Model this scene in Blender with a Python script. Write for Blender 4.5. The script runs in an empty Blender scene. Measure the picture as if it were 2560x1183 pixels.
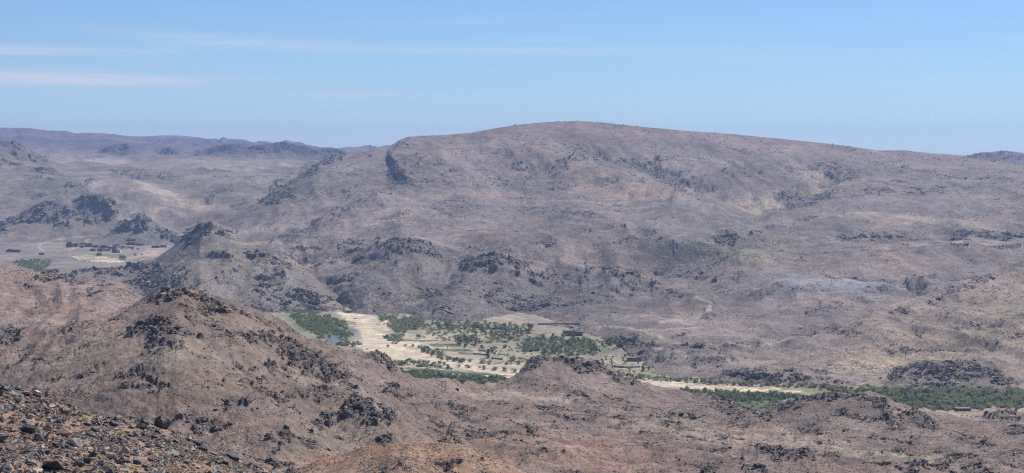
import bpy, bmesh, math, random
import numpy as np
from mathutils import Vector, Matrix

S = bpy.context.scene
COL = S.collection
R = math.radians
random.seed(7)
rng = np.random.default_rng(7)

# ------------------------------------------------------------------ camera
F = 4777.0                       # focal length in photo pixels (2560 wide)
HORIZON = 365.0
PITCH = math.atan((591.5 - HORIZON) / F)
cam_d = bpy.data.cameras.new('camera')
cam = bpy.data.objects.new('camera', cam_d)
COL.objects.link(cam)
cam.location = (0, 0, 0)
cam.rotation_euler = (math.pi / 2 - PITCH, 0, 0)
cam_d.sensor_fit = 'HORIZONTAL'
cam_d.sensor_width = 36.0
cam_d.lens = 36.0 * F / 2560.0
cam_d.clip_start = 1.0
cam_d.clip_end = 60000.0
S.camera = cam

# ------------------------------------------------------------------ sky, sun, exposure
SUN_EL, SUN_AZ = R(52), R(46)    # azimuth from the view direction (+Y) towards +X
world = bpy.data.worlds.new('World')
S.world = world
world.use_nodes = True
wn = world.node_tree
wn.nodes.clear()
def wnode(t, **kw):
    n = wn.nodes.new(t)
    for k, v in kw.items():
        setattr(n, k, v)
    return n
def wmath(op, a, b=None, c=None):
    n = wnode('ShaderNodeMath', operation=op)
    for i, v in enumerate((a, b, c)):
        if v is None:
            continue
        if isinstance(v, (int, float)):
            n.inputs[i].default_value = v
        else:
            wn.links.new(v, n.inputs[i])
    return n.outputs[0]
sky = wnode('ShaderNodeTexSky', sky_type='NISHITA', sun_disc=False)
sky.sun_elevation = SUN_EL
sky.sun_rotation = SUN_AZ
sky.altitude = 1500
sky.air_density = 1.0
sky.dust_density = 0.0
sky.ozone_density = 1.0
tc = wnode('ShaderNodeTexCoord')
sep = wnode('ShaderNodeSeparateXYZ')
wn.links.new(tc.outputs['Generated'], sep.inputs[0])
X, Y, Z = sep.outputs
az = wmath('ARCTAN2', X, Y)
hyp = wmath('SQRT', wmath('ADD', wmath('MULTIPLY', X, X), wmath('MULTIPLY', Y, Y)))
el = wmath('ARCTAN2', Z, hyp)
# thin cirrus: streaks laid along the horizon, broken up by stretched noise
cmb = wnode('ShaderNodeCombineXYZ')
wn.links.new(wmath('MULTIPLY', az, 9.0), cmb.inputs[0])
wn.links.new(wmath('MULTIPLY', el, 190.0), cmb.inputs[1])
nz = wnode('ShaderNodeTexNoise')
nz.inputs['Scale'].default_value = 1.0
nz.inputs['Detail'].default_value = 6.0
nz.inputs['Roughness'].default_value = 0.62
nz.inputs['Distortion'].default_value = 0.5
wn.links.new(cmb.outputs[0], nz.inputs['Vector'])
def streak(px, py, rx, ry, k, tilt=0.0):
    a0 = (px - 1280) / F
    e0 = (HORIZON - py) / F
    u = wmath('DIVIDE', wmath('SUBTRACT', az, a0), rx / F)
    v = wmath('DIVIDE', wmath('SUBTRACT', wmath('SUBTRACT', el, e0), wmath('MULTIPLY', wmath('SUBTRACT', az, a0), tilt)), ry / F)
    r2 = wmath('ADD', wmath('MULTIPLY', u, u), wmath('MULTIPLY', v, v))
    return wmath('MULTIPLY', wmath('EXPONENT', wmath('MULTIPLY', r2, -1.0)), k)
tot = None
for st in [(60, 132, 330, 13, .85, -.01), (250, 204, 360, 16, .95, .0), (-120, 190, 300, 20, .6, 0), (480, 98, 260, 16, .38, -.06),
           (900, 120, 420, 14, .35, -.03), (1500, 128, 500, 10, .3, 0), (900, 240, 360, 10, .3, 0),
           (1380, 103, 90, 6, .28, 0), (2540, 105, 90, 9, .35, -.03), (1900, 150, 400, 14, .25, -.03), (2300, 205, 300, 9, .25, .02),
           (60, 5, 130, 9, .35, 0), (1100, 60, 300, 14, .15, .04)]:
    s = streak(*st)
    tot = s if tot is None else wmath('ADD', tot, s)
cl = wmath('MULTIPLY', tot, wmath('MULTIPLY_ADD', nz.outputs['Fac'], 2.8, -0.6))
thin = wmath('MULTIPLY', wmath('MAXIMUM', wmath('SUBTRACT', nz.outputs['Fac'], 0.5), 0.0), 0.35)
cl = wmath('MINIMUM', wmath('MAXIMUM', wmath('MULTIPLY', wmath('ADD', cl, thin), 0.62), 0.0), 0.6)
tone = wnode('ShaderNodeMix', data_type='RGBA', blend_type='MULTIPLY')
tone.inputs['Factor'].default_value = 1.0
wn.links.new(sky.outputs[0], tone.inputs['A'])
tone.inputs['B'].default_value = (0.66, 0.89, 1.32, 1)
cmix = wnode('ShaderNodeMix', data_type='RGBA')
wn.links.new(cl, cmix.inputs['Factor'])
wn.links.new(tone.outputs['Result'], cmix.inputs['A'])
cmix.inputs['B'].default_value = (8.4, 8.6, 9.4, 1)
bg = wnode('ShaderNodeBackground')
bg.inputs['Strength'].default_value = 0.072
wn.links.new(cmix.outputs['Result'], bg.inputs['Color'])
wo = wnode('ShaderNodeOutputWorld')
wn.links.new(bg.outputs[0], wo.inputs['Surface'])

sun_d = bpy.data.lights.new('sun', 'SUN')
sun_d.energy = 4.4
sun_d.angle = R(0.53)
sun_d.color = (1.0, 0.95, 0.87)
sun = bpy.data.objects.new('sun', sun_d)
COL.objects.link(sun)
sdir = Vector((math.sin(SUN_AZ) * math.cos(SUN_EL), math.cos(SUN_AZ) * math.cos(SUN_EL), math.sin(SUN_EL)))
sun.rotation_euler = sdir.to_track_quat('Z', 'Y').to_euler()
sun.location = (300, 300, 600)

vs = S.view_settings
vs.view_transform = 'Standard'
vs.look = 'None'
vs.exposure = 0.22
vs.gamma = 1.0
vs.use_curve_mapping = False
S.cycles.volume_bounces = 1
S.cycles.max_bounces = 5
S.cycles.use_denoising = False
S.cycles.filter_width = 1.15

# ------------------------------------------------------------------ helpers
FLOOR = -172.0
cp, sp = math.cos(PITCH), math.sin(PITCH)

def at(px, py, d):
    """world point seen at photo pixel (px, py), d metres ahead of the camera"""
    px, py, d = np.broadcast_arrays(np.asarray(px, float), np.asarray(py, float), np.asarray(d, float))
    a = (px - 1280.0) / F
    b = -(py - 591.5) / F
    ry = cp + sp * b
    rz = -sp + cp * b
    t = d / ry
    return np.stack([a * t, d, rz * t], -1)

def plane_d(py, z=FLOOR):
    b = -(np.asarray(py, float) - 591.5) / F
    return z * (cp + sp * b) / (-sp + cp * b)

def on_floor(px, py):
    return Vector(at(px, py, plane_d(py)))

def tag(o, label=None, cat=None, group=None, kind=None):
    if label: o['label'] = label
    if cat: o['category'] = cat
    if group: o['group'] = group
    if kind: o['kind'] = kind
    return o

def empty(name, loc, rz=0.0):
    o = bpy.data.objects.new(name, None)
    o.location = loc
    o.rotation_euler = (0, 0, rz)
    o.empty_display_size = 0.5
    COL.objects.link(o)
    return o

def link(name, me, mat=None, parent=None):
    if mat is not None and not me.materials:
        me.materials.append(mat)
    o = bpy.data.objects.new(name, me)
    COL.objects.link(o)
    if parent is not None:
        o.parent = parent
    return o

def np_mesh(name, verts, faces, smooth=False):
    me = bpy.data.meshes.new(name)
    n = len(verts)
    k = faces.shape[1]
    me.vertices.add(n)
    me.vertices.foreach_set('co', np.ascontiguousarray(verts, np.float32).ravel())
    me.loops.add(faces.size)
    me.loops.foreach_set('vertex_index', np.ascontiguousarray(faces, np.int32).ravel())
    me.polygons.add(len(faces))
    me.polygons.foreach_set('loop_start', np.arange(0, faces.size, k, dtype=np.int32))
    me.polygons.foreach_set('use_smooth', np.full(len(faces), smooth, dtype=bool))
    me.update(calc_edges=True)
    return me

def lin(r, g, b):
    def f(c):
        c /= 255.0
        return c / 12.92 if c <= 0.04045 else ((c + 0.055) / 1.055) ** 2.4
    return np.array([f(r), f(g), f(b)])

# ---- noise
PERM = rng.permutation(4096)
GANG = rng.random(4096) * 2 * np.pi
GX, GY = np.cos(GANG), np.sin(GANG)
RV = rng.random((4096, 5))
def hsh(ix, iy, seed):
    return PERM[(PERM[(ix + seed * 131) & 4095] + iy) & 4095]
def perlin(x, y, seed=0):
    x0 = np.floor(x); y0 = np.floor(y)
    fx = x - x0; fy = y - y0
    ix = x0.astype(np.int64); iy = y0.astype(np.int64)
    u = fx * fx * fx * (fx * (fx * 6 - 15) + 10)
    v = fy * fy * fy * (fy * (fy * 6 - 15) + 10)
    def g(dx, dy):
        h = hsh(ix + dx, iy + dy, seed)
        return GX[h] * (fx - dx) + GY[h] * (fy - dy)
    a = g(0, 0); b = g(1, 0); c = g(0, 1); d = g(1, 1)
    ab = a + u * (b - a); cd = c + u * (d - c)
    return (ab + v * (cd - ab)) * 1.5
def fbm(x, y, octv=4, seed=0, gain=0.5):
    s = 0; a = 1.0; f = 1.0
    for i in range(octv):
        s = s + a * perlin(x * f + 17.3 * i, y * f - 9.1 * i, seed + i)
        a *= gain; f *= 2.03
    return s
def facets(x, y, cell, seed=0, tilt=1.0):
    """tilted planar blocks: height of the nearest jittered cell's own plane, in units of the cell"""
    x = x / cell; y = y / cell
    ix = np.floor(x).astype(np.int64); iy = np.floor(y).astype(np.int64)
    best = np.full(x.shape, 9e9); val = np.zeros(x.shape)
    for dx in (-1, 0, 1):
        for dy in (-1, 0, 1):
            h = hsh(ix + dx, iy + dy, seed)
            ex = x - (ix + dx + RV[h, 0]); ey = y - (iy + dy + RV[h, 1])
            r = ex * ex + ey * ey
            m = r < best
            best = np.where(m, r, best)
            val = np.where(m, RV[h, 2] - .5 + tilt * ((RV[h, 3] - .5) * ex + (RV[h, 4] - .5) * ey) * 2, val)
    return val

# ------------------------------------------------------------------ what grows / lies where, read off the photograph
# rock outcrops, plus hollows whose shade is painted as dark rock: px, py, rx, ry, tilt in degrees (clockwise), strength
OUT = [
 # far hills
 (560,353,28,7,10,.8),(720,363,22,7,10,.8),(540,374,66,10,-12,.9),(655,370,60,13,8,.9),(745,377,60,11,8,.8),(290,369,50,9,-5,.7),
 (420,380,34,9,0,.7),(440,357,90,5,3,.6),(930,369,34,5,0,.7),(830,378,40,6,5,.6),(120,432,48,7,8,.8),(100,448,44,7,5,.7),(330,438,64,12,5,.8),
 (410,440,34,11,0,.8),(190,465,44,8,0,.7),(130,482,64,8,-15,.6),(230,456,16,10,0,.7),(560,490,28,12,-10,.7),(525,505,22,10,-30,.8),
 (640,445,40,6,0,.5),(500,432,40,5,0,.6),(560,448,40,6,0,.5),(600,520,60,10,-10,.4),(400,520,60,8,10,.3),
 (30,362,44,9,15,.7),(80,388,64,16,15,.6),(20,400,40,12,0,.5),
 (170,535,130,38,0,.42),(240,502,44,12,15,.9),(275,528,18,28,0,.9),(60,552,34,11,-10,.8),(130,550,30,13,30,.85),(200,562,50,11,0,.7),(90,535,34,11,-30,.7),
 (310,570,34,11,-25,1),(355,546,22,14,0,1),(355,567,18,9,30,.9),(420,590,48,15,20,.7),(400,580,30,12,30,.5),(0,575,30,14,0,.8),(150,640,30,10,15,.9),(135,645,30,12,10,.8),
 # mid-left hills
 (490,576,36,12,-20,.95),(545,584,38,10,0,.9),(460,600,24,9,-40,1.1),(510,562,20,8,0,1),(540,648,34,13,0,.7),(650,628,28,10,15,.8),(690,658,44,16,10,.8),
 (680,690,40,15,0,.7),(670,718,46,13,0,.8),(775,747,66,16,5,.9),(720,750,40,12,0,.8),(580,700,70,20,15,.35),(600,640,80,25,0,.3),
 (370,668,52,12,10,1.),(370,700,60,18,0,1.),(300,682,84,8,0,.7),(150,687,64,11,0,.9),(210,702,64,12,10,.7),(450,690,60,18,20,.5),(250,672,80,8,0,.9),
 (140,702,54,12,15,.8),(60,712,44,9,15,.5),(230,742,36,15,15,.7),(20,832,40,20,5,1),(40,820,20,10,0,1),(300,735,50,12,15,.4),(150,745,60,10,15,.35),
 # big hill
 (825,398,46,13,-15,.9),(780,420,42,14,-35,.9),(700,470,44,22,-35,.8),(720,492,34,8,0,.8),(668,503,26,8,-10,.9),(925,391,14,5,0,.6),(900,420,40,8,0,.3),
 (984,420,6,30,0,.6),(1008,447,36,22,25,1.3),(1038,400,28,10,0,.7),(1090,409,34,8,0,.7),(1010,361,24,9,-40,.8),(985,375,20,6,-30,.8),
 (960,490,54,6,-15,.8),(900,520,34,8,-25,.9),(860,540,42,11,-15,.9),(820,560,54,12,-20,.8),(790,582,54,13,-15,.7),(720,603,44,11,-10,.9),(850,570,30,10,0,.6),
 (1150,516,64,15,0,.6),(1130,541,34,8,0,.6),(1300,522,64,10,0,.5),(1440,543,60,8,5,.9),(1360,538,40,6,0,.7),(860,610,64,15,0,.6),(940,625,40,10,0,.6),(760,620,50,10,0,.5),
 (1500,381,84,12,15,.7),(1600,398,54,9,0,.8),(1610,412,64,15,20,.9),(1680,432,64,16,25,1),(1725,447,44,12,20,1),(1650,395,44,8,0,.7),(1690,452,44,8,0,.9),
 (1790,460,24,8,0,.8),(1825,440,34,10,20,.7),(1850,376,44,8,15,.6),(1860,432,54,8,10,.6),(1270,396,34,10,25,.6),(1315,421,44,10,20,.7),(1370,430,30,8,0,.7),(1440,411,30,11,0,.7),
 (1270,452,34,12,0,.5),(1400,468,44,11,0,.6),(1600,470,44,6,10,.6),(1680,482,54,6,15,.7),(1180,440,60,12,20,.3),(1750,480,60,8,10,.5),(1560,450,70,10,10,.3),
 (2080,420,50,15,15,.8),(2100,446,50,12,-15,.9),(2050,406,54,8,0,.7),(2180,415,40,8,0,.5),(2250,425,44,7,0,.6),(2295,431,64,10,10,.6),(2385,447,54,10,0,.6),
 (1992,495,50,15,10,1.2),(2060,481,54,10,0,.9),(2200,481,34,10,10,.8),(2285,482,40,12,0,.8),(2350,481,30,8,0,.8),(2470,450,24,6,0,.6),(2430,470,70,10,0,.4),(1930,380,60,8,10,.4),(2120,372,24,6,10,.5),
 (1950,515,30,8,-25,.7),(2480,385,80,6,0,.9),(2520,395,90,8,0,.9),(2450,392,30,8,0,.9),
 # benches and foothills
 (1560,569,14,5,0,.8),(1590,606,54,6,-4,.9),(2140,590,54,5,0,.8),(2240,593,40,4,0,.7),(2440,593,64,5,0,.8),(2530,591,50,5,0,.8),(1870,582,50,6,0,.6),(2400,623,40,7,-10,.9),(2330,690,40,6,0,.6),
 (1000,631,64,15,5,1),(970,641,34,16,0,1),(1050,641,34,13,0,1),(900,652,20,7,0,.7),(1030,670,90,14,0,.5),(1205,680,50,15,0,1),(1285,681,40,16,0,1),(1330,695,40,12,0,.7),
 (1420,690,84,20,0,.5),(1545,701,64,15,15,.7),(1605,730,64,15,0,.7),(1655,742,64,12,20,.8),(1500,742,84,22,0,.5),(1300,742,150,30,0,.45),(1100,720,90,25,0,.4),(1705,690,84,14,5,.7),
 (1815,695,64,12,0,.7),(2120,701,44,6,0,1.1),(2283,715,30,14,0,1.4),(2170,705,50,8,0,.6),(2040,735,80,10,0,.5),(2190,740,50,10,0,.6),(2410,690,34,8,0,.7),(1900,660,60,8,0,.4),(2200,650,90,12,0,.35),(1780,650,60,8,0,.4),  # strongest entry: a cave mouth, its darkness painted with the rock colour
 (2440,706,54,12,-25,.8),(2365,738,64,11,-25,.8),(2085,770,64,10,0,.7),(2040,777,34,13,0,.9),(2250,776,50,8,0,.6),(1885,800,44,9,0,.7),(2050,826,64,8,0,.7),(2130,831,44,6,0,.6),(1990,846,64,8,-10,.7),
 (2500,720,60,30,-20,.3),(2300,780,100,30,-10,.3),(2480,800,80,20,0,.25),(2150,870,60,6,0,.4),(2400,860,60,8,0,.3),(1900,840,50,6,0,.4),(2560,745,50,20,0,.4),(2450,760,50,15,-10,.35),
 (1540,856,54,9,0,.8),(1720,867,94,6,5,.9),(1620,897,74,9,0,.7),(1590,879,64,8,0,.8),(1680,882,44,7,0,.8),(1850,880,60,6,0,.6),(1800,900,80,8,0,.6),(1760,918,90,7,0,.5),
 (1920,942,112,13,3,1.1),(2060,948,50,8,5,.7),(2370,928,140,24,2,.9),(2310,921,28,16,0,1.2),(2400,926,30,14,0,1.1),(2500,946,54,13,15,1.1),(2350,965,74,9,5,.9),(2240,938,40,10,-15,.9),
 (1430,833,60,6,0,.2),(1390,815,60,5,0,.5),(1000,805,1,1,0,.1),(880,782,30,4,5,.8),
 # near ridge
 (1330,906,32,14,-30,1.2),(1400,899,54,11,0,1.1),(1460,913,54,13,20,1.1),(1520,931,54,10,25,1),(1585,947,34,8,30,1),(1800,1003,54,10,20,1),(1850,1016,40,10,20,.9),(1810,1026,64,10,20,.7),(1902,1036,34,8,25,1),
 (1440,1001,44,12,0,1.1),(1475,1006,34,8,15,1),(1360,1030,30,8,10,1),(1430,1052,44,8,15,.6),(1520,1046,64,8,15,.6),(1640,1041,44,8,0,.6),(1700,1041,64,11,10,.7),(1800,1057,34,10,0,.5),(1645,1141,28,8,20,1.2),(1755,1170,64,12,15,.9),
 (1960,1012,34,16,0,1.2),(2040,1001,44,12,0,1),(2100,996,44,10,0,1),(2180,1006,34,15,20,1.1),(2205,1027,44,20,30,.9),(2120,1036,44,12,0,.9),(2160,1046,34,10,0,.8),(2300,1052,64,14,25,.8),(2505,1042,34,13,0,1.2),(2545,1080,34,11,0,1.1),
 (1940,1139,54,12,10,1.1),(1985,1143,60,14,10,.9),(1890,1181,40,9,0,1),(2290,1177,50,13,-5,1.2),(2375,1160,54,14,-8,1.2),(2440,1175,50,14,10,.9),(2030,1060,60,15,0,.4),(2420,1100,60,20,20,.5),(2240,1060,50,18,20,.6),
 (1300,960,80,20,10,.3),(1600,990,70,15,15,.3),(2080,1110,60,8,10,.5),(1850,1060,40,10,0,.5),
 # near left hill
 (440,726,74,22,0,.8),(400,748,44,14,0,.9),(545,757,60,14,10,.9),(500,765,60,14,0,.7),(300,800,44,9,-10,.7),(385,815,44,17,0,1),(375,836,44,12,0,1),(445,836,44,8,-5,1),(480,842,44,10,5,1),
 (430,866,50,8,10,.8),(190,820,54,8,-15,.8),(60,880,44,8,-10,.5),(80,902,50,8,0,.5),(700,862,64,20,20,1.2),(742,892,64,22,15,1.3),(782,918,64,22,10,1.3),(805,942,64,13,10,1.1),(640,862,44,15,0,1),
 (560,885,60,16,0,.5),(590,920,60,16,0,.5),(690,922,34,12,0,.9),(640,945,44,9,0,.7),(850,962,34,10,10,.9),(800,987,44,10,0,.9),(960,902,34,17,35,1.2),(985,931,17,16,30,1.2),(988,986,34,15,20,1.2),
 (900,1037,30,24,10,1.3),(905,1018,20,12,0,1.2),(830,1036,54,13,0,.8),(950,1067,38,12,0,1.2),(960,1107,16,15,0,1.2),(340,972,44,8,0,.7),(380,941,44,8,-10,.6),(520,1067,34,6,0,.7),(565,1067,34,6,0,.6),
 (690,1106,24,8,0,.9),(700,987,44,8,0,.8),(1130,1031,44,13,15,.8),(1165,1042,34,10,20,.7),(1100,1062,64,13,25,.6),(1180,1090,50,10,25,.5),(1095,1156,18,8,0,1.1),(1130,1160,22,10,0,1.1),(1000,1165,40,8,0,.5),(1180,1150,30,8,20,.6),
 (690,1162,60,12,15,1.0),(640,790,40,10,20,.6),(700,810,40,8,30,.5),(850,1000,60,12,0,.4),(620,985,70,12,0,.35),(500,960,70,10,0,.3),(250,920,60,8,0,.3),(150,940,60,8,0,.3),(560,830,50,10,0,.5),(1240,1100,50,10,25,.4),(740,1040,60,10,0,.35),  # first entry: a shadowed gully, its shade put in as dark rock colour
]
# bare smooth ground without outcrops: px, py, rx, ry, tilt
BARE = [(1550,1130,190,36,10),(2080,1115,210,13,6),(2300,1148,200,12,6),(1400,1005,140,12,6),(1250,985,120,10,0),(1850,1085,150,12,6),(1150,962,110,14,0),(450,900,200,22,-8),(200,900,160,18,-10),(620,800,90,18,20),
 (900,930,50,14,30),(380,1010,160,16,5),(780,840,60,12,30),(1440,960,120,14,5),(1030,1125,140,12,0),(1440,330,240,18,2),(1900,365,250,12,6),(2150,905,170,12,-3),(1560,488,140,10,8),(2100,530,300,10,0),(1400,600,200,10,4),(100,770,180,40,15),(250,720,60,14,15)]
# spines (+) and gullies (-) that shape the slopes: sheet, line, height and half width in px
RIDGE = [
 ('near_land', [(560,882),(640,858),(700,856),(760,892),(820,935),(880,1000),(950,1068)], 15, 60), ('near_land', [(960,895),(990,935),(1000,990)], 9, 36),
 ('near_land', [(560,760),(660,815),(780,862),(880,905)], -12, 46), ('near_land', [(400,780),(380,830),(460,850)], 6, 50), ('near_land', [(330,775),(240,810),(180,825)], 6, 50),
 ('near_land', [(520,760),(560,830),(500,890),(440,960)], -9, 50), ('near_land', [(400,930),(340,970),(300,1000)], 7, 40), ('near_land', [(700,960),(760,1030),(860,1090),(980,1130)], -9, 60),
 ('near_land', [(900,1035),(960,1062),(1010,1090)], 10, 34), ('near_land', [(1060,1000),(1130,1035),(1200,1085),(1260,1120)], 9, 46), ('near_land', [(1150,985),(1300,990),(1420,1005)], -5, 40),
 ('near_land', [(1400,900),(1450,960),(1440,1000)], 5, 50), ('near_land', [(1700,985),(1800,1010),(1890,1040)], 6, 30), ('near_land', [(1560,1090),(1700,1100),(1850,1110)], -5, 50), ('near_land', [(2050,1000),(2180,1010),(2300,1055)], 7, 40),
 ('near_land', [(1900,1140),(2000,1145)], 8, 36), ('near_land', [(2250,1176),(2400,1162),(2480,1180)], 9, 40), ('near_land', [(2000,1110),(2200,1125),(2450,1160)], -6, 50), ('near_land', [(2500,1040),(2530,1085)], 7, 36),
 ('mountain', [(1010,475),(960,490),(900,520),(860,540),(790,582),(720,604)], 17, 34), ('mountain', [(1240,355),(1380,400),(1500,440),(1620,482),(1760,515),(1840,532)], 21, 46),
 ('mountain', [(1480,378),(1600,405),(1700,445),(1800,490),(1880,520)], -21, 40), ('mountain', [(2010,398),(2060,440),(2040,475),(1960,505)], -19, 36), ('mountain', [(1900,400),(2000,440),(1960,480)], 10, 40), ('mountain', [(2150,420),(2300,450),(2450,470)], 10, 50),
 ('mountain', [(940,640),(1000,622),(1060,632)], 15, 40), ('mountain', [(1000,650),(980,700),(900,760)], 11, 60), ('mountain', [(1180,672),(1240,668),(1320,680)], 13, 50), ('mountain', [(1240,690),(1160,740),(1080,785)], 13, 70), ('mountain', [(1420,665),(1480,690),(1540,720)], 13, 46),
 ('mountain', [(1540,695),(1650,735),(1770,765)], 13, 40), ('mountain', [(1100,670),(1080,720),(1010,780)], -11, 50), ('mountain', [(1380,690),(1330,750),(1280,795)], -10, 60), ('mountain', [(760,660),(830,715),(860,765)], -15, 36), ('mountain', [(900,590),(1000,575),(1150,575)], -8, 40),
 ('mountain', [(1350,540),(1480,545),(1580,560)], 8, 30), ('mountain', [(1600,604),(1750,620),(1900,650)], 8, 40), ('mountain', [(1930,720),(2080,730),(2230,735)], 11, 40), ('mountain', [(2283,710),(2290,730)], -19, 26), ('mountain', [(2400,620),(2300,640),(2150,650)], 8, 40),
 ('middle_hill', [(500,570),(520,640),(470,700)], 8, 46), ('middle_hill', [(540,640),(660,655),(720,690)], 7, 34), ('middle_hill', [(640,720),(780,745)], 6, 34), ('middle_hill', [(600,620),(590,690),(560,740)], -7, 40), ('middle_hill', [(700,690),(780,715),(850,765)], -5, 30),
 ('red_slope', [(140,700),(230,740),(330,760)], 7, 50), ('red_slope', [(20,700),(100,780),(220,830)], -7, 60), ('knob', [(120,520),(60,560)], 5, 40), ('knob', [(240,500),(200,560)], 6, 40), ('badlands', [(240,450),(330,480),(440,512)], 5, 40), ('badlands', [(700,450),(560,480),(490,512)], 5, 36),
]
# soil tints: px, py, rx, ry, tilt, colour, strength
ORANGE, PALE, PINK, OLIVE, RED, BLUEROCK, GREY = (.34,.21,.135), (.40,.325,.255), (.31,.225,.185), (.21,.195,.125), (.31,.17,.115), (.36,.37,.40), (.19,.175,.165)
TINT = [
 (100,345,300,20,4,(.12,.1,.105),.95),(560,360,130,14,4,(.12,.1,.1),.95),(760,372,110,10,4,(.12,.105,.1),.95),(300,366,140,12,0,(.125,.105,.105),.9),(450,400,400,14,0,(.3,.225,.185),.7),(500,418,400,8,0,(.33,.255,.2),.6),
 (150,470,120,40,0,(.19,.16,.145),.6),(60,520,80,30,0,(.2,.16,.15),.6),(620,520,120,30,10,(.2,.17,.15),.5),(850,450,120,40,-20,(.19,.165,.14),.7),(900,520,150,20,-15,(.24,.2,.175),.5),(1600,410,160,30,10,(.2,.165,.15),.6),
 (1150,775,280,18,0,(.18,.15,.135),.85),(1200,720,360,40,0,(.18,.152,.138),.8),(1000,650,110,24,0,(.17,.145,.13),.8),(1000,595,260,12,0,(.29,.24,.21),.6),(1350,622,240,14,0,(.3,.25,.215),.6),(1800,612,200,14,0,(.29,.245,.205),.5),(1600,720,200,36,10,(.185,.157,.14),.75),(1850,720,160,40,0,(.21,.18,.155),.6),(1750,870,240,26,2,(.23,.19,.16),.7),
 (430,500,90,12,20,PALE,.7),(480,515,50,14,15,(.46,.34,.23),.8),(560,465,60,10,-10,PALE,.7),(650,455,60,10,-5,PALE,.6),(380,480,70,10,20,PALE,.5),(230,465,40,10,0,PALE,.5),(200,400,200,10,4,PALE,.3),(650,415,200,8,0,PALE,.4),
 (320,545,50,14,0,PALE,.6),(330,530,30,10,0,PALE,.4),(470,575,50,8,10,PALE,.5),(620,578,60,8,-5,PALE,.7),(680,575,60,6,-5,PALE,.6),(510,560,200,20,5,PINK,.3),
 (1100,370,140,30,0,PINK,.6),(1420,330,260,24,2,(.25,.175,.15),.8),(1900,360,300,20,6,PINK,.5),(1350,390,100,16,10,(.38,.29,.2),.5),(1470,440,140,20,15,(.36,.27,.19),.6),(1560,485,160,14,8,(.40,.27,.19),.8),
 (1650,470,90,10,18,(.4,.29,.2),.6),(1750,515,80,8,5,PALE,.4),(1880,500,80,14,-5,(.42,.33,.22),.8),(1900,520,60,10,-10,(.44,.35,.24),.8),(2080,470,160,14,-4,(.36,.28,.19),.6),(2020,425,30,16,0,(.38,.3,.2),.6),(1120,490,110,8,-3,(.4,.3,.22),.6),
 (1280,490,100,12,0,PINK,.5),(1530,518,60,5,0,(.42,.28,.2),.6),(820,550,40,14,-20,(.40,.28,.2),.8),(860,570,40,10,0,PALE,.4),(920,560,60,6,-5,PALE,.6),(1040,566,50,4,0,PALE,.6),(1000,520,60,14,-10,PALE,.3),
 (2200,540,180,9,0,PALE,.6),(2400,560,100,9,8,PALE,.75),(2130,538,50,4,0,PALE,.7),(2250,555,80,10,0,PALE,.4),(2400,612,160,7,-3,PALE,.6),(1850,610,140,18,0,OLIVE,.5),(1700,640,200,24,0,OLIVE,.5),(1300,590,160,10,4,ORANGE,.2),(1380,605,140,14,4,PINK,.5),
 (1430,625,120,10,0,PALE,.3),(1880,650,80,10,15,(.33,.3,.2),.6),(1500,590,140,12,0,GREY,.5),(1900,570,200,14,0,GREY,.5),(2250,520,240,12,0,GREY,.6),(1680,520,120,10,0,GREY,.6),(2350,575,150,10,0,GREY,.3),
 (1440,665,60,10,20,PALE,.4),(850,640,60,14,-20,PALE,.4),(740,650,30,14,30,PALE,.5),(800,660,60,10,0,PALE,.5),(2080,725,170,20,2,BLUEROCK,.75),(1250,760,260,40,0,(.205,.175,.155),.6),(1000,720,200,40,0,(.21,.18,.155),.5),
 (1750,800,120,8,0,PALE,.4),(2250,760,80,6,5,PALE,.5),(1700,840,180,14,0,(.27,.22,.17),.6),(2400,830,200,50,-8,(.31,.24,.17),.7),(2200,890,220,24,-3,(.37,.28,.2),.8),(2150,905,160,12,-3,(.44,.33,.23),.6),(2130,930,120,10,-5,(.42,.34,.24),.7),
 (2500,760,120,60,-20,(.31,.25,.185),.6),(1850,905,200,14,0,PALE,.4),(1800,925,200,12,0,PINK,.4),
 (100,760,260,70,15,(.31,.215,.17),.7),(250,800,140,50,15,PINK,.6),(60,690,120,20,12,(.3,.2,.16),.6),(300,800,100,40,10,PINK,.5),(150,720,160,16,12,(.26,.19,.165),.7),
 (620,800,120,22,20,(.31,.225,.17),.5),(400,890,240,40,-8,(.23,.195,.145),.55),(200,870,180,24,-12,(.3,.24,.165),.6),(600,960,220,40,0,(.26,.195,.145),.6),(820,860,70,20,30,(.31,.23,.175),.5),(900,940,80,20,30,PINK,.4),(760,820,60,16,30,PINK,.4),
 (360,1000,260,40,5,(.25,.18,.145),.6),(500,1080,200,40,10,(.23,.17,.14),.6),(800,1090,100,30,0,(.22,.19,.14),.5),(1150,960,120,16,0,PINK,.7),(1250,985,120,10,4,PALE,.5),(1330,1000,160,12,4,PINK,.5),(1450,970,150,30,5,(.27,.21,.18),.5),
 (1550,1135,190,36,10,(.315,.195,.155),.75),(1480,1170,170,30,5,(.29,.18,.14),.6),(1400,1120,120,30,20,(.3,.2,.15),.5),(1700,1080,160,18,5,PINK,.6),(1900,1090,200,20,5,(.36,.27,.2),.6),(2100,1120,200,16,8,(.38,.3,.24),.7),(2300,1150,200,14,8,PALE,.5),(1900,1120,200,12,5,PINK,.6),
 (2100,1070,120,20,5,(.25,.205,.165),.6),(2300,1090,140,20,15,(.25,.205,.165),.6),(1700,1060,80,14,0,OLIVE,.5),(2490,1030,60,10,0,(.38,.25,.19),.7),(2400,1038,70,8,5,PINK,.8),
 (1000,1150,300,40,0,(.35,.215,.14),.9),(850,1165,80,20,0,ORANGE,.6),(1050,1125,120,14,0,(.33,.23,.155),.6),
]
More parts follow.
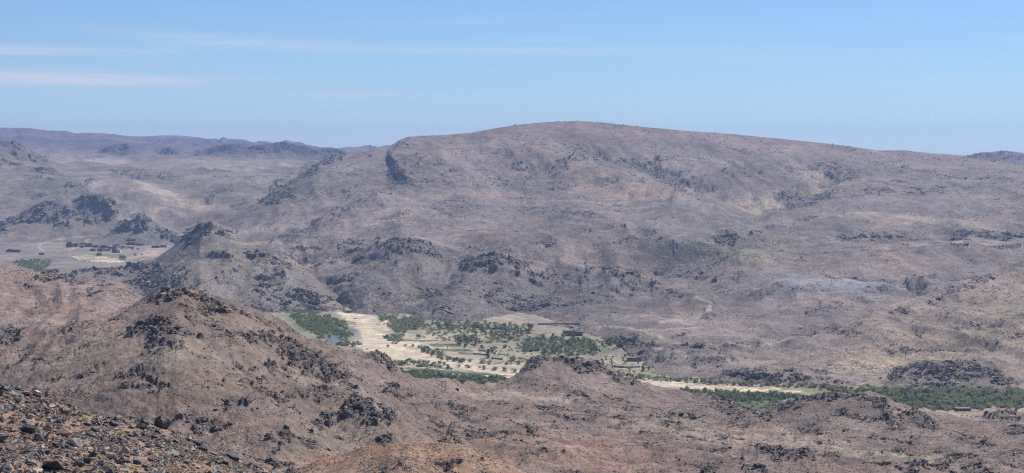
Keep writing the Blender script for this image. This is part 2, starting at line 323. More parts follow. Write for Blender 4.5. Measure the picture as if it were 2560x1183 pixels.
# trodden tracks: polyline, half width in px
TRACK = [
 ([(1480,820),(1520,818),(1560,823),(1600,834),(1640,843),(1680,850),(1720,858)],2.2),
 ([(1600,834),(1660,832),(1700,826),(1750,822)],1.6),([(1660,810),(1700,805),(1740,798),(1775,785),(1778,775),(1740,765)],1.0),
 ([(1700,808),(1730,812),(1758,822)],1.6),([(1640,872),(1680,876),(1700,885),(1716,897)],2.4),([(1775,785),(1700,800),(1650,812)],1.4),
 ([(100,610),(130,600),(180,594),(240,590)],1.3),([(100,610),(96,618),(108,628)],1.3),([(385,545),(383,536),(398,528),(430,524)],1.6),([(175,625),(200,616)],1.5),([(216,606),(222,598)],1.5),
 ([(560,600),(600,604),(650,608),(700,615)],1.6),([(770,655),(820,656),(900,646),(960,640)],1.5),([(2240,1035),(2290,1030),(2340,1028),(2390,1038),(2440,1050),(2500,1052)],3.0),
 ([(1180,985),(1260,980),(1330,985),(1420,1002)],2.6),([(1380,500),(1560,515)],1.2),([(1750,870),(1850,865),(1990,850),(2060,845)],1.5),
 ([(2380,700),(2300,745)],.1),([(1130,1045),(1000,1062)],.1),
]
SAND = [[(842,781),(905,785),(945,793),(990,803),(982,830),(962,852),(990,856),(1036,846),(1062,850),(1080,868),(1086,888),(1140,906),(1200,914),(1290,925),(1335,930),(1320,940),(1250,938),(1150,922),(1040,905),(975,897),(930,886),(895,866),(866,858),(905,846),(900,828),(868,816),(862,800)],
        [(1590,953),(1640,948),(1700,955),(1760,958),(1720,963),(1800,964),(1880,966),(1960,972),(2010,978),(1995,987),(1930,984),(1870,981),(1760,973),(1690,968),(1600,962)],
        [(1130,930),(1200,934),(1260,939),(1335,944),(1330,950),(1250,948),(1180,942)], [(170,638),(230,638),(300,648),(310,655),(270,658),(200,650)], [(2060,966),(2140,968),(2200,968),(2140,973),(2070,973)]]
FIELD = [[(1076,859),(1150,859),(1156,867),(1080,866)], [(1088,872),(1172,873),(1182,880),(1100,878)], [(1140,882),(1186,882),(1190,886),(1150,886)], [(995,849),(1098,851),(1098,854),(1000,853)],
         [(1795,1000),(1850,1002),(1950,1004),(1990,1012),(1940,1030),(1900,1034),(1850,1018)], [(985,918),(1060,922),(1200,933),(1330,943),(1200,938),(1060,930)], [(2150,1005),(2380,1018),(2370,1027),(2200,1020)],
         [(40,652),(90,648),(128,655),(118,668),(95,682),(60,674)]]
POOL = [[(812,853),(824,844),(842,838),(853,839),(845,850),(834,858),(820,860)], [(876,826),(892,824),(893,829),(880,832)]]

def inpoly(px, py, poly):
    r = np.zeros(px.shape, bool)
    n = len(poly)
    for i in range(n):
        x0, y0 = poly[i]; x1, y1 = poly[(i + 1) % n]
        c = (y0 > py) != (y1 > py)
        if y0 != y1:
            r ^= c & (px < (x1 - x0) * (py - y0) / (y1 - y0) + x0)
    return r
def linedist(px, py, pts, ysc=2.2):
    best = np.full(px.shape, 1e9)
    for (x0, y0), (x1, y1) in zip(pts[:-1], pts[1:]):
        dx, dy = x1 - x0, (y1 - y0) * ysc
        t = np.clip(((px - x0) * dx + (py - y0) * ysc * dy) / (dx * dx + dy * dy + 1e-9), 0, 1)
        best = np.minimum(best, np.hypot(px - x0 - t * dx, (py - y0) * ysc - t * dy))
    return best

# ------------------------------------------------------------------ materials
def new_mat(name):
    m = bpy.data.materials.new(name)
    m.use_nodes = True
    nt = m.node_tree
    b = nt.nodes['Principled BSDF']
    return m, nt, b
def mnode(nt, t, **kw):
    n = nt.nodes.new(t)
    for k, v in kw.items():
        setattr(n, k, v)
    return n
def ramp(nt, src, stops):
    r = mnode(nt, 'ShaderNodeValToRGB')
    e = r.color_ramp.elements
    while len(e) < len(stops):
        e.new(0.5)
    for x, (p, c) in zip(e, stops):
        x.position = p
        x.color = (*c[:3], 1) if not isinstance(c, (int, float)) else (c, c, c, 1)
    nt.links.new(src, r.inputs[0])
    return r.outputs[0]
def mixc(nt, kind, fac, a, b):
    n = mnode(nt, 'ShaderNodeMix', data_type='RGBA', blend_type=kind)
    for s, v in (('Factor', fac), ('A', a), ('B', b)):
        if isinstance(v, (int, float)):
            n.inputs[s].default_value = v
        elif isinstance(v, (tuple, list)):
            n.inputs[s].default_value = (*v[:3], 1)
        else:
            nt.links.new(v, n.inputs[s])
    return n.outputs['Result']
def noise(nt, scale, detail=4, rough=0.6, dim='3D', vec=None):
    n = mnode(nt, 'ShaderNodeTexNoise', noise_dimensions=dim)
    n.inputs['Scale'].default_value = scale
    n.inputs['Detail'].default_value = detail
    n.inputs['Roughness'].default_value = rough
    if vec is not None:
        nt.links.new(vec, n.inputs['Vector'])
    return n.outputs['Fac']

def terrain_mat(name, mpp, bump=1.0):
    """soil and rock: colour from the ground's own attribute, grain and stones from noise; mpp = metres per photo pixel"""
    m, nt, b = new_mat(name)
    at_ = mnode(nt, 'ShaderNodeAttribute', attribute_name='col')
    tcn = mnode(nt, 'ShaderNodeTexCoord')
    o = tcn.outputs['Object']
    n1 = noise(nt, 1 / (mpp * 26), 5, .65, vec=o)
    n2 = noise(nt, 1 / (mpp * 5), 3, .7, vec=o)
    c = mixc(nt, 'MULTIPLY', 1.0, at_.outputs['Color'], ramp(nt, n1, [(.28, .66), (.5, 1.0), (.74, 1.34)]))
    n3 = noise(nt, 1 / (mpp * 140), 4, .6, vec=o)
    c = mixc(nt, 'MULTIPLY', ramp(nt, n3, [(.38, .35), (.62, 1.0)]), c, ramp(nt, n2, [(.3, .48), (.5, 1.0), (.72, 1.42)]))
    # dark and pale stones too small to pick apart
    v = mnode(nt, 'ShaderNodeTexVoronoi')
    v.inputs['Scale'].default_value = 1 / (mpp * 8)
    nt.links.new(o, v.inputs['Vector'])
    dark = ramp(nt, v.outputs['Distance'], [(.18, 1.0), (.34, 0.0)])
    sepc = mnode(nt, 'ShaderNodeSeparateColor')
    nt.links.new(v.outputs['Color'], sepc.inputs[0])
    pick = ramp(nt, sepc.outputs[0], [(.38, 0.0), (.44, 1.0)])
    dm = mnode(nt, 'ShaderNodeMath', operation='MULTIPLY')
    nt.links.new(dark, dm.inputs[0]); nt.links.new(pick, dm.inputs[1])
    dk = mnode(nt, 'ShaderNodeMath', operation='MULTIPLY')
    nt.links.new(dm.outputs[0], dk.inputs[0]); nt.links.new(ramp(nt, n3, [(.4, .05), (.62, .85)]), dk.inputs[1])
    stone = ramp(nt, sepc.outputs[1], [(.0, (.06, .055, .06)), (.75, (.11, .095, .09)), (.92, (.33, .3, .27))])
    c = mixc(nt, 'MIX', dk.outputs[0], c, stone)
    nt.links.new(c, b.inputs['Base Color'])
    b.inputs['Roughness'].default_value = .92
    b.inputs['Specular IOR Level'].default_value = .2
    bp = mnode(nt, 'ShaderNodeBump')
    bp.inputs['Strength'].default_value = .55 * bump
    bp.inputs['Distance'].default_value = mpp * 6
    nt.links.new(n2, bp.inputs['Height'])
    nt.links.new(bp.outputs[0], b.inputs['Normal'])
    return m

def plain_mat(name, cols, scale=1.0, rough=.85, bump=.0, rnd=False):
    m, nt, b = new_mat(name)
    tcn = mnode(nt, 'ShaderNodeTexCoord')
    src = noise(nt, scale, 4, .65, vec=tcn.outputs['Object'])
    stops = [(.3 + .4 * i / max(1, len(cols) - 1), c) for i, c in enumerate(cols)]
    c = ramp(nt, src, stops)
    if rnd:
        oi = mnode(nt, 'ShaderNodeObjectInfo')
        c = mixc(nt, 'MULTIPLY', 1.0, c, ramp(nt, oi.outputs['Random'], [(0, .68), (1, 1.35)]))
    nt.links.new(c, b.inputs['Base Color'])
    b.inputs['Roughness'].default_value = rough
    b.inputs['Specular IOR Level'].default_value = .3
    if bump:
        bp = mnode(nt, 'ShaderNodeBump')
        bp.inputs['Strength'].default_value = bump
        bp.inputs['Distance'].default_value = .05
        nt.links.new(src, bp.inputs['Height'])
        nt.links.new(bp.outputs[0], b.inputs['Normal'])
    return m

def rock_mat(name, stops, scale, rough=.55, spec=.5):
    m, nt, b = new_mat(name)
    oi = mnode(nt, 'ShaderNodeObjectInfo')
    tcn = mnode(nt, 'ShaderNodeTexCoord')
    c = ramp(nt, oi.outputs['Random'], stops)
    n1 = noise(nt, scale, 5, .7, vec=tcn.outputs['Object'])
    n2 = noise(nt, scale * 5, 4, .7, vec=tcn.outputs['Object'])
    c = mixc(nt, 'MULTIPLY', 1.0, c, ramp(nt, n1, [(.3, .6), (.5, 1.0), (.72, 1.5)]))
    c = mixc(nt, 'MULTIPLY', 1.0, c, ramp(nt, n2, [(.3, .75), (.7, 1.3)]))
    nt.links.new(c, b.inputs['Base Color'])
    b.inputs['Roughness'].default_value = rough
    b.inputs['Specular IOR Level'].default_value = spec
    bp = mnode(nt, 'ShaderNodeBump')
    bp.inputs['Strength'].default_value = .7
    bp.inputs['Distance'].default_value = .05
    nt.links.new(n1, bp.inputs['Height'])
    nt.links.new(bp.outputs[0], b.inputs['Normal'])
    return m

def leaf_mat(name, a, c_):
    m, nt, b = new_mat(name)
    oi = mnode(nt, 'ShaderNodeObjectInfo')
    geo = mnode(nt, 'ShaderNodeNewGeometry')
    c = ramp(nt, oi.outputs['Random'], [(0, a), (1, c_)])
    c = mixc(nt, 'MULTIPLY', 1.0, c, ramp(nt, geo.outputs['Random Per Island'], [(0, .6), (1, 1.5)]))
    nt.links.new(c, b.inputs['Base Color'])
    b.inputs['Roughness'].default_value = .7
    b.inputs['Specular IOR Level'].default_value = .25
    tr = mnode(nt, 'ShaderNodeBsdfTranslucent')
    nt.links.new(c, tr.inputs['Color'])
    mx = mnode(nt, 'ShaderNodeMixShader')
    mx.inputs[0].default_value = .62
    nt.links.new(b.outputs[0], mx.inputs[1]); nt.links.new(tr.outputs[0], mx.inputs[2])
    nt.links.new(mx.outputs[0], nt.nodes['Material Output'].inputs['Surface'])
    return m

# ------------------------------------------------------------------ terrain sheets
PATCH = {}
MPOOL = {}

def curve(pts, xs, sig):
    p = np.array([(a, b, c) for a, b, c in pts], float)
    ext = np.concatenate([xs[0] - np.arange(40, 0, -1) * (xs[1] - xs[0]), xs, xs[-1] + np.arange(1, 41) * (xs[1] - xs[0])])
    py = np.interp(ext, p[:, 0], p[:, 1]); d = np.interp(ext, p[:, 0], p[:, 2])
    def sm(v, s):
        n = max(1, int(s / (xs[1] - xs[0])))
        n = min(n, 36)
        k = np.hanning(2 * n + 3)[1:-1]; k /= k.sum()
        return np.convolve(np.pad(v, n, mode='edge'), k, mode='valid')
    return sm(py, sig)[40:-40], sm(d, max(sig * 3, 40))[40:-40]

def fill(pts):
    """contour points may leave the distance out: it is interpolated from the neighbours that give it"""
    xs = [p[0] for p in pts if len(p) == 3]; ds = [p[2] for p in pts if len(p) == 3]
    return [(p[0], p[1], p[2] if len(p) == 3 else float(np.interp(p[0], xs, ds))) for p in pts]

def hermite(K, n_rows):
    """K: list of arrays over columns, one per contour; monotone cubic along the contours"""
    K = np.stack(K)
    dl = np.diff(K, axis=0)
    m = np.zeros_like(K)
    if len(K) > 2:
        a, b = dl[:-1], dl[1:]
        same = a * b > 0
        m[1:-1] = np.where(same, 2 * a * b / np.where(same, a + b, 1), 0)
    m[0] = dl[0]; m[-1] = dl[-1]
    rows = []
    for k, n in enumerate(n_rows):
        t = np.linspace(0, 1, n, endpoint=False)[:, None]
        rows.append((2*t**3 - 3*t**2 + 1) * K[k] + (t**3 - 2*t**2 + t) * m[k] + (-2*t**3 + 3*t**2) * K[k+1] + (t**3 - t**2) * m[k+1])
    rows.append(K[-1][None])
    return np.concatenate(rows)

def make_patch(name, contours, x0, x1, step=2.3, sig=8, soil=(.25,.2,.165), dref=None, und=1.0, rough=1.0, jit=1.0, mott=1.0, spurs=1.0, slant=.25, fade=True, cliff=None, out_gain=.72, out_h=1.0,
               back=(60, 40), skirt=None, cell=30, rock=(.145,.122,.112), bg_rock=.0, split=None, smooth_amp=1.0, ystep=None, flat=False):
    xs = np.arange(x0, x1 + step, step)
    cs = [curve(fill(c), xs, sig) for c in contours]
    P, D = [c[0] for c in cs], [c[1] for c in cs]
    ystep = ystep or step
    nr = [int(np.clip(np.percentile(np.abs(P[k+1] - P[k]), 80) / ystep, 4, 260)) for k in range(len(P) - 1)]
    PY = hermite(P, nr); DD = hermite(D, nr)
    PX = np.broadcast_to(xs, PY.shape).copy()
    if flat:
        DD = plane_d(PY)
    dref = dref or float(np.median(DD))
    mpp = dref / F
    W = at(PX, PY, DD)
    # the far side of the crest and the skirt that carries the foot into the ground
    if back:
        nb = 14
        t = np.linspace(1, 1.0 / nb, nb)[:, None]
        B = np.repeat(W[:1], nb, 0)
        B[..., 0] *= 1 + t * back[0] / np.maximum(W[:1, :, 1], 1)
        B[..., 1] += t * back[0]
        B[..., 2] -= (t ** 1.4) * back[1]
        W = np.concatenate([B, W]); PX = np.concatenate([np.repeat(PX[:1], nb, 0), PX])
        PY = np.concatenate([np.repeat(PY[:1], nb, 0), PY])
    if skirt:
        ns = 5
        t = np.linspace(1.0 / ns, 1, ns)[:, None]
        B = np.repeat(W[-1:], ns, 0)
        B[..., 1] -= t * skirt[0]; B[..., 2] -= t * skirt[1]
        W = np.concatenate([W, B]); PX = np.concatenate([PX, np.repeat(PX[-1:], ns, 0)])
        PY = np.concatenate([PY, np.repeat(PY[-1:], ns, 0)])
    x, y = W[..., 0], W[..., 1]
    seed = sum(ord(ch) for ch in name) % 97
    # outcrop mask
    jx = PX + 26 * jit * fbm(PX / 60, PY / 22, 3, seed + 3); jy = PY + 8 * jit * fbm(PX / 50 + 9, PY / 18, 3, seed + 5)
    M = np.zeros(PX.shape); K_ = np.ones(PX.shape)
    T = np.zeros(PX.shape + (3,)); TW = np.zeros(PX.shape)
    if not flat:
        for (cx, cy, rx, ry, an, st) in OUT:
            ex = rx * 2.1 + 30
            i0, i1 = np.searchsorted(xs, (cx - ex, cx + ex))
            if i1 <= i0: continue
            sx, sy = jx[:, i0:i1] - cx, jy[:, i0:i1] - cy
            c, s = math.cos(R(an)), math.sin(R(an))
            u = (sx * c + sy * s) / rx; v = (-sx * s + sy * c) / ry
            e = np.clip(1.45 - (u * u + v * v), 0, 1) * st
            M[:, i0:i1] = np.maximum(M[:, i0:i1], e)
        fine = fbm(x / (mpp * 28), y / (mpp * 34), 4, seed + 11, .62)
        gate = np.clip(.5 + 1.1 * fine, 0, 1.3)
        M = np.clip(M * (.35 + gate), 0, 1.25)
        M = np.clip((M - .28) / .5, 0, 1.2)
        if bg_rock:
            bgm = np.clip((fbm(x / (mpp * 90), y / (mpp * 150), 5, seed + 21, .62) - (.62 - bg_rock)) / .25, 0, .8)
            bgm *= np.clip((PY - PY[14 if back else 0] - 25) / 60, 0, 1)
            M = np.maximum(M, bgm)
    for (cx, cy, rx, ry, an, colr, st) in TINT:
        ex = rx * 2 + 30
        i0, i1 = np.searchsorted(xs, (cx - ex, cx + ex))
        if i1 <= i0: continue
        sx, sy = jx[:, i0:i1] - cx, jy[:, i0:i1] - cy
        c, s = math.cos(R(an)), math.sin(R(an))
        u = (sx * c + sy * s) / rx; v = (-sx * s + sy * c) / ry
        e = np.exp(-(u * u + v * v) * 1.1) * st
        e[e < .02] = 0
        T[:, i0:i1] += e[..., None] * np.array(colr); TW[:, i0:i1] += e
    if not flat:
        for (cx, cy, rx, ry, an) in BARE:
            ex = rx * 2 + 30
            i0, i1 = np.searchsorted(xs, (cx - ex, cx + ex))
            if i1 <= i0: continue
            sx, sy = jx[:, i0:i1] - cx, jy[:, i0:i1] - cy
            c, s = math.cos(R(an)), math.sin(R(an))
            u = (sx * c + sy * s) / rx; v = (-sx * s + sy * c) / ry
            e = np.clip(1.3 - (u * u + v * v), 0, 1)
            M[:, i0:i1] *= 1 - .65 * e; K_[:, i0:i1] *= 1 - .7 * e
        K_ *= np.clip(.45 + 1.5 * fbm(x / (mpp * 110), y / (mpp * 230), 4, seed + 15, .6), .03, 1.4)
        if cliff is not None: W, M = cliff(W, M, PX, PY, mpp)
        x, y = W[..., 0], W[..., 1]
    # relief
    lam = mpp * 150
    crest_py = PY[14 if back else 0]
    down = np.clip((PY - crest_py) / 45.0, 0, 1) if fade else np.ones(PY.shape)
    wx = x + mpp * 90 * fbm(x / (mpp * 420), y / (mpp * 700), 2, seed + 29) + slant * y
    spur = (1 - np.abs(perlin(wx / (mpp * 150), y / (mpp * 1100), seed + 27)) * 2.2) + .5 * (1 - np.abs(perlin(wx / (mpp * 64), y / (mpp * 520), seed + 28)) * 2.2)
    foot_py = PY[-6 if skirt else -1]
    up = np.clip((foot_py - PY) / 70.0 + .08, 0, 1) if skirt else 1.0
    h = spurs * mpp * 7 * (spur - .4) * down * up
    for (pn, pts, hh_, ww_) in RIDGE:
        if pn != name: continue
        b0 = min(p_[0] for p_ in pts) - 2.6 * ww_; b1 = max(p_[0] for p_ in pts) + 2.6 * ww_
        i0, i1 = np.searchsorted(xs, (b0, b1))
        if i1 <= i0: continue
        dl = linedist(jx[:, i0:i1], jy[:, i0:i1], pts)
        h[:, i0:i1] += hh_ * mpp * np.exp(-(dl / ww_) ** 2) * np.clip(down[:, i0:i1] + .15, 0, 1)
    h = h + und * lam * .05 * fbm(x / lam, y / lam, 3, seed + 31, .45) * (.2 + .8 * down) * (.2 + .8 * up)
    h = h + (.35 + .65 * down) * rough * mpp * 1.5 * fbm(x / (mpp * 26), y / (mpp * 26), 4, seed + 41, .62)
    if not flat:
        nzm = M > .01
        xm, ym = x[nzm], y[nzm]
        f = facets(xm, ym * .7, mpp * cell, seed + 1, 1.2) * cell * .26 + facets(xm * .9 + ym * .1, ym * .8, mpp * cell * .42, seed + 2, 1.3) * cell * .2
        hh = np.zeros(x.shape)
        hh[nzm] = M[nzm] * (f + cell * .06) * mpp * out_h
        h = h + hh * out_gain * .6
        W[..., 1] -= hh * out_gain * 1.3
        # leaning strata: outcrops also step towards the viewer, so faces are steep
    W[..., 2] += h
    W[..., 2] = np.maximum(W[..., 2], FLOOR - 5.5)
    # colour of the ground itself
    base = np.array(soil)
    C = np.broadcast_to(base, PX.shape + (3,)).copy()
    tw = np.clip(TW, 0, 1)[..., None]
    C = C * (1 - tw) + tw * (T / np.maximum(TW, 1e-6)[..., None])
    big = fbm(x / (mpp * 220), y / (mpp * 330), 4, seed + 51, .55)
    med = fbm(x / (mpp * 40), y / (mpp * 70), 4, seed + 61, .6)
    C *= (1 + mott * (.28 * big + .2 * med))[..., None]
    warm = fbm(x / (mpp * 120), y / (mpp * 200), 3, seed + 71)[..., None]
    C *= 1 + warm * np.array([.06, 0.0, -.05])
    if not flat:
        rk = np.array(rock) * (1 + .5 * fbm(x / (mpp * 12), y / (mpp * 22), 3, seed + 81, .6))[..., None]
        spk = fbm(x / (mpp * 7), y / (mpp * 16), 3, seed + 91, .6)
        mm = np.clip(M * (.85 + .75 * spk), 0, .9)[..., None]
        C = C * (1 - mm) + rk * mm
    lab = np.zeros(PX.shape, int)
    if split:
        for code, col_, fn in split:
            msk = fn(PX, PY, x, y)
            lab[msk] = code
            if col_ is not None:
                n_ = (1 + .16 * big + .2 * med)[..., None]
                C[msk] = (np.array(col_) * n_)[msk]
                if code == 2:      # worn edges and bare strips in the crops
                    g_ = np.clip(.35 + 1.5 * fbm(PX / 40, PY / 5, 4, 37, .6), 0, 1)[..., None] * .6
                    C[msk] = (C * (1 - g_) + np.array((.2, .2, .11)) * g_)[msk]
                if code == 1:      # gravel bars in the sand
                    g_ = np.clip(.5 + 1.6 * fbm(PX / 50, PY / 7, 4, 33, .6), 0, 1)[..., None] * .75
                    gr = np.where(TW[..., None] > .25, T / np.maximum(TW, 1e-6)[..., None], np.array((.45, .39, .33)))
                    C[msk] = (C * (1 - g_) + gr * g_)[msk]
    for (pts, hw) in TRACK:
        b0 = min(p[0] for p in pts) - 12; b1 = max(p[0] for p in pts) + 12
        i0, i1 = np.searchsorted(xs, (b0, b1))
        if i1 <= i0: continue
        dl = linedist(PX[:, i0:i1] + 2.5 * med[:, i0:i1], PY[:, i0:i1] + .6 * big[:, i0:i1], pts)
        w = np.clip(1.5 - dl / (hw * 2.7), 0, 1)[..., None] * .58
        C[:, i0:i1] = C[:, i0:i1] * (1 - w) + w * np.array([.47, .385, .305])
    C = np.clip(C * (1.0 if flat else .93), .015, .8)
    PATCH[name] = dict(W=W, PX=PX, PY=PY, M=M, mpp=mpp, xs=xs, K=K_, nback=14 if back else 0, nskirt=5 if skirt else 0)
    return W, C, lab, mpp

def sheet(name, label_parts, W, C, lab, mats):
    """link the sheet as one object per ground cover (soil, sand, crop, water)"""
    r, c = lab.shape
    idx = np.arange(r * c).reshape(r, c)
    q = np.stack([idx[:-1, :-1], idx[1:, :-1], idx[1:, 1:], idx[:-1, 1:]], -1).reshape(-1, 4)
    fl = lab[:-1, :-1].reshape(-1)
    V = W.reshape(-1, 3); CC = np.concatenate([C.reshape(-1, 3), np.ones((r * c, 1))], 1)
    out = []
    for code, nm in label_parts:
        sel = q[fl == code]
        if not len(sel): continue
        u, inv = np.unique(sel, return_inverse=True)
        me = np_mesh(nm, V[u], inv.reshape(-1, 4), smooth=True)
        a = me.color_attributes.new('col', 'FLOAT_COLOR', 'POINT')
        a.data.foreach_set('color', np.ascontiguousarray(CC[u], np.float32).ravel())
        o = link(nm, me, mats[code])
        tag(o, kind='structure')
        out.append(o)
    return out

def hill(name, oname, contours, x0, x1, bump=1.0, **kw):
    W, C, lab, mpp = make_patch(name, contours, x0, x1, **kw)
    sheet(name, [(0, oname)], W, C, lab, {0: terrain_mat(name + '_ground', mpp, bump)})

pd = lambda y: float(plane_d(y))
def flatc(pts): return [(a, b, pd(b)) for a, b in pts]

# base ground, reaching beyond the farthest hills
gx = np.linspace(-5200, 5200, 27); gy = np.linspace(-900, 10900, 31)
GXX, GYY = np.meshgrid(gx, gy)
gv = np.stack([GXX, GYY, np.full(GXX.shape, FLOOR - 6.0)], -1)
i = np.arange(gv.shape[0] * gv.shape[1]).reshape(gv.shape[:2])
gq = np.stack([i[:-1, :-1], i[:-1, 1:], i[1:, 1:], i[1:, :-1]], -1).reshape(-1, 4)
tag(link('ground', np_mesh('ground', gv.reshape(-1, 3), gq), plain_mat('base_soil', [(.2, .16, .13), (.28, .23, .18)], .01)), kind='structure')

HAZY = dict(soil=(.21,.165,.15), jit=.35, rock=(.085,.08,.08))
hill('far_back', 'far_hills', [
  [(-200,316,9900),(120,330),(180,336),(210,332),(260,333),(300,340),(370,341),(400,338),(440,338),(480,341),(540,350),(620,366),(800,380),(1100,388,9900)],
  [(-200,380,9000),(1100,400,9000)]], -200, 1100, step=3, sig=10, und=.6, back=(400, 90), **HAZY)
hill('far_range', 'far_hills', [
  [(-200,308,8500),(0,318),(60,321),(150,327),(190,335),(260,338),(340,345),(430,346),(520,351),(547,352),(560,345),(580,350),(640,355),(700,357),(714,352),(728,356),(745,358),(765,362),(800,370),(850,372),(900,369),(930,363),(965,365),(1000,372),(1100,380),(1300,386,8500)],
  [(-200,350,7500),(0,352),(300,362),(540,370),(700,375),(900,380),(1300,395,7500)],
  [(-200,385,6600),(300,386),(560,392),(700,395),(1300,402,6600)],
  [(-200,415,5400),(1300,418,5400)], [(-200,440,4680),(1300,440,4680)], [(-200,465,4600),(1300,465,4600)]], -200, 1300, step=2.4, sig=3, und=.4, rough=.5, cell=22, out_h=.9, fade=False, back=(300, 90), **HAZY)
BUTTE = dict(soil=(.13,.108,.105), jit=.35, rock=(.07,.064,.066), rough=1.4, und=1.2, fade=False, bg_rock=.15, cell=18, back=(160, 40), skirt=(40, 6))
hill('butte_range', 'far_hills', [
  [(430,394,6400),(480,385),(508,375),(535,366),(560,359),(590,361),(615,367),(640,364),(680,362),(705,358),(725,361),(760,368),(800,374),(830,372),(870,386,6400)],
  [(430,396,6330),(640,384),(870,394,6330)], [(430,400,6260),(870,400,6260)]], 430, 870, step=2.2, sig=3, **BUTTE)
hill('small_butte', 'far_hills', [
  [(225,386,6600),(255,374),(272,366),(290,359),(303,363),(318,362),(330,374),(360,386,6600)], [(225,388,6540),(360,388,6540)]], 225, 360, step=2.2, sig=3, **BUTTE)
hill('low_butte', 'far_hills', [
  [(385,389,6500),(405,378),(425,371),(440,375),(455,381),(475,390,6500)], [(385,391,6440),(475,391,6440)]], 385, 475, step=2.2, sig=3, **BUTTE)
hill('right_far', 'far_hills', [
  [(2340,404,6000),(2420,391),(2440,384),(2480,380),(2515,376),(2560,382),(2650,392),(2780,398,6000)], [(2340,440,5600),(2780,440,5600)]],
  2340, 2780, step=2.4, sig=6, und=.7, back=(300, 90), **HAZY)
hill('left_rise', 'hill', [
  [(-200,325,4850),(0,348),(40,357),(70,371),(105,390),(130,402),(160,412),(240,432,4850)], [(-200,400,4650),(0,405),(240,436,4650)], [(-200,470,4480),(240,470,4480)]],
  -200, 240, sig=8, back=(200, 80), **HAZY)
hill('badlands', 'hill', [
  [(-200,428,4600),(0,430),(220,428),(400,428),(600,430),(780,440),(900,450,4600)],
  [(-200,452,4300),(100,455),(200,447),(235,448),(330,470),(440,486),(560,468),(640,452),(700,449),(780,470),(900,480,4300)],
  [(-200,490,4000),(100,485),(280,492),(400,500),(460,517),(520,503),(640,490),(780,510),(900,530,4000)],
  [(-200,545,3700),(200,540),(400,548),(600,540),(900,560,3700)], flatc([(-200,600),(900,600)])],
  -200, 900, und=1.6, cell=26, back=(200, 60), skirt=(60, 8), soil=(.25,.2,.165), jit=.45)
hill('knob', 'hill', [
  [(-200,575,3620),(-50,570),(0,560),(40,540),(70,524),(110,502),(150,495),(180,499),(215,490),(250,485),(275,489),(290,505),(298,530),(320,555),(345,575),(390,600,3600)],
  [(-200,592,3540),(170,548),(300,572),(390,603,3540)], flatc([(-200,606),(390,606)])], -200, 390, sig=5, cell=34, back=(120, 80), skirt=(40, 8), soil=(.22,.18,.155), jit=.6)
hill('pointed', 'hill', [
  [(215,608,3420),(260,592),(290,571),(310,559),(335,547),(351,531),(362,535),(380,548),(410,561),(440,577),(470,590),(520,604,3420)],
  [(215,610,3370),(350,578),(520,609,3370)], flatc([(215,613),(520,613)])], 215, 520, sig=4, cell=30, back=(100, 70), skirt=(40, 8), soil=(.22,.185,.16), jit=.4)
def shoulder_cliff(W, M, PX, PY, mpp):
    win = np.clip((PY - 372) / 14, 0, 1) * np.clip((484 - PY) / 46, 0, 1) ** .7
    edge = 978 + 5 * fbm(PY / 22, PX * 0 + 3, 3, 4) + np.clip((PY - 430) / 40, 0, 1) * 12
    t = np.clip((PX - edge + 10) / (18 + np.clip(PY - 392, 0, 80) * .8), 0, 1)
    e = t * t * (3 - 2 * t) * np.exp(-np.clip(PX - edge - 40, 0, None) / 90) * win
    W[..., 1] -= e * mpp * 125
    W[..., 2] += e * mpp * 5
    M = np.maximum(M, ((t > .02) & (t < .98)) * win * (.82 + .9 * fbm(PX / 8, PY / 12, 3, 6)))  # cliff rock, its dark colour strengthened to deepen the shade of the face
    return W, np.clip(M, 0, 1.2)
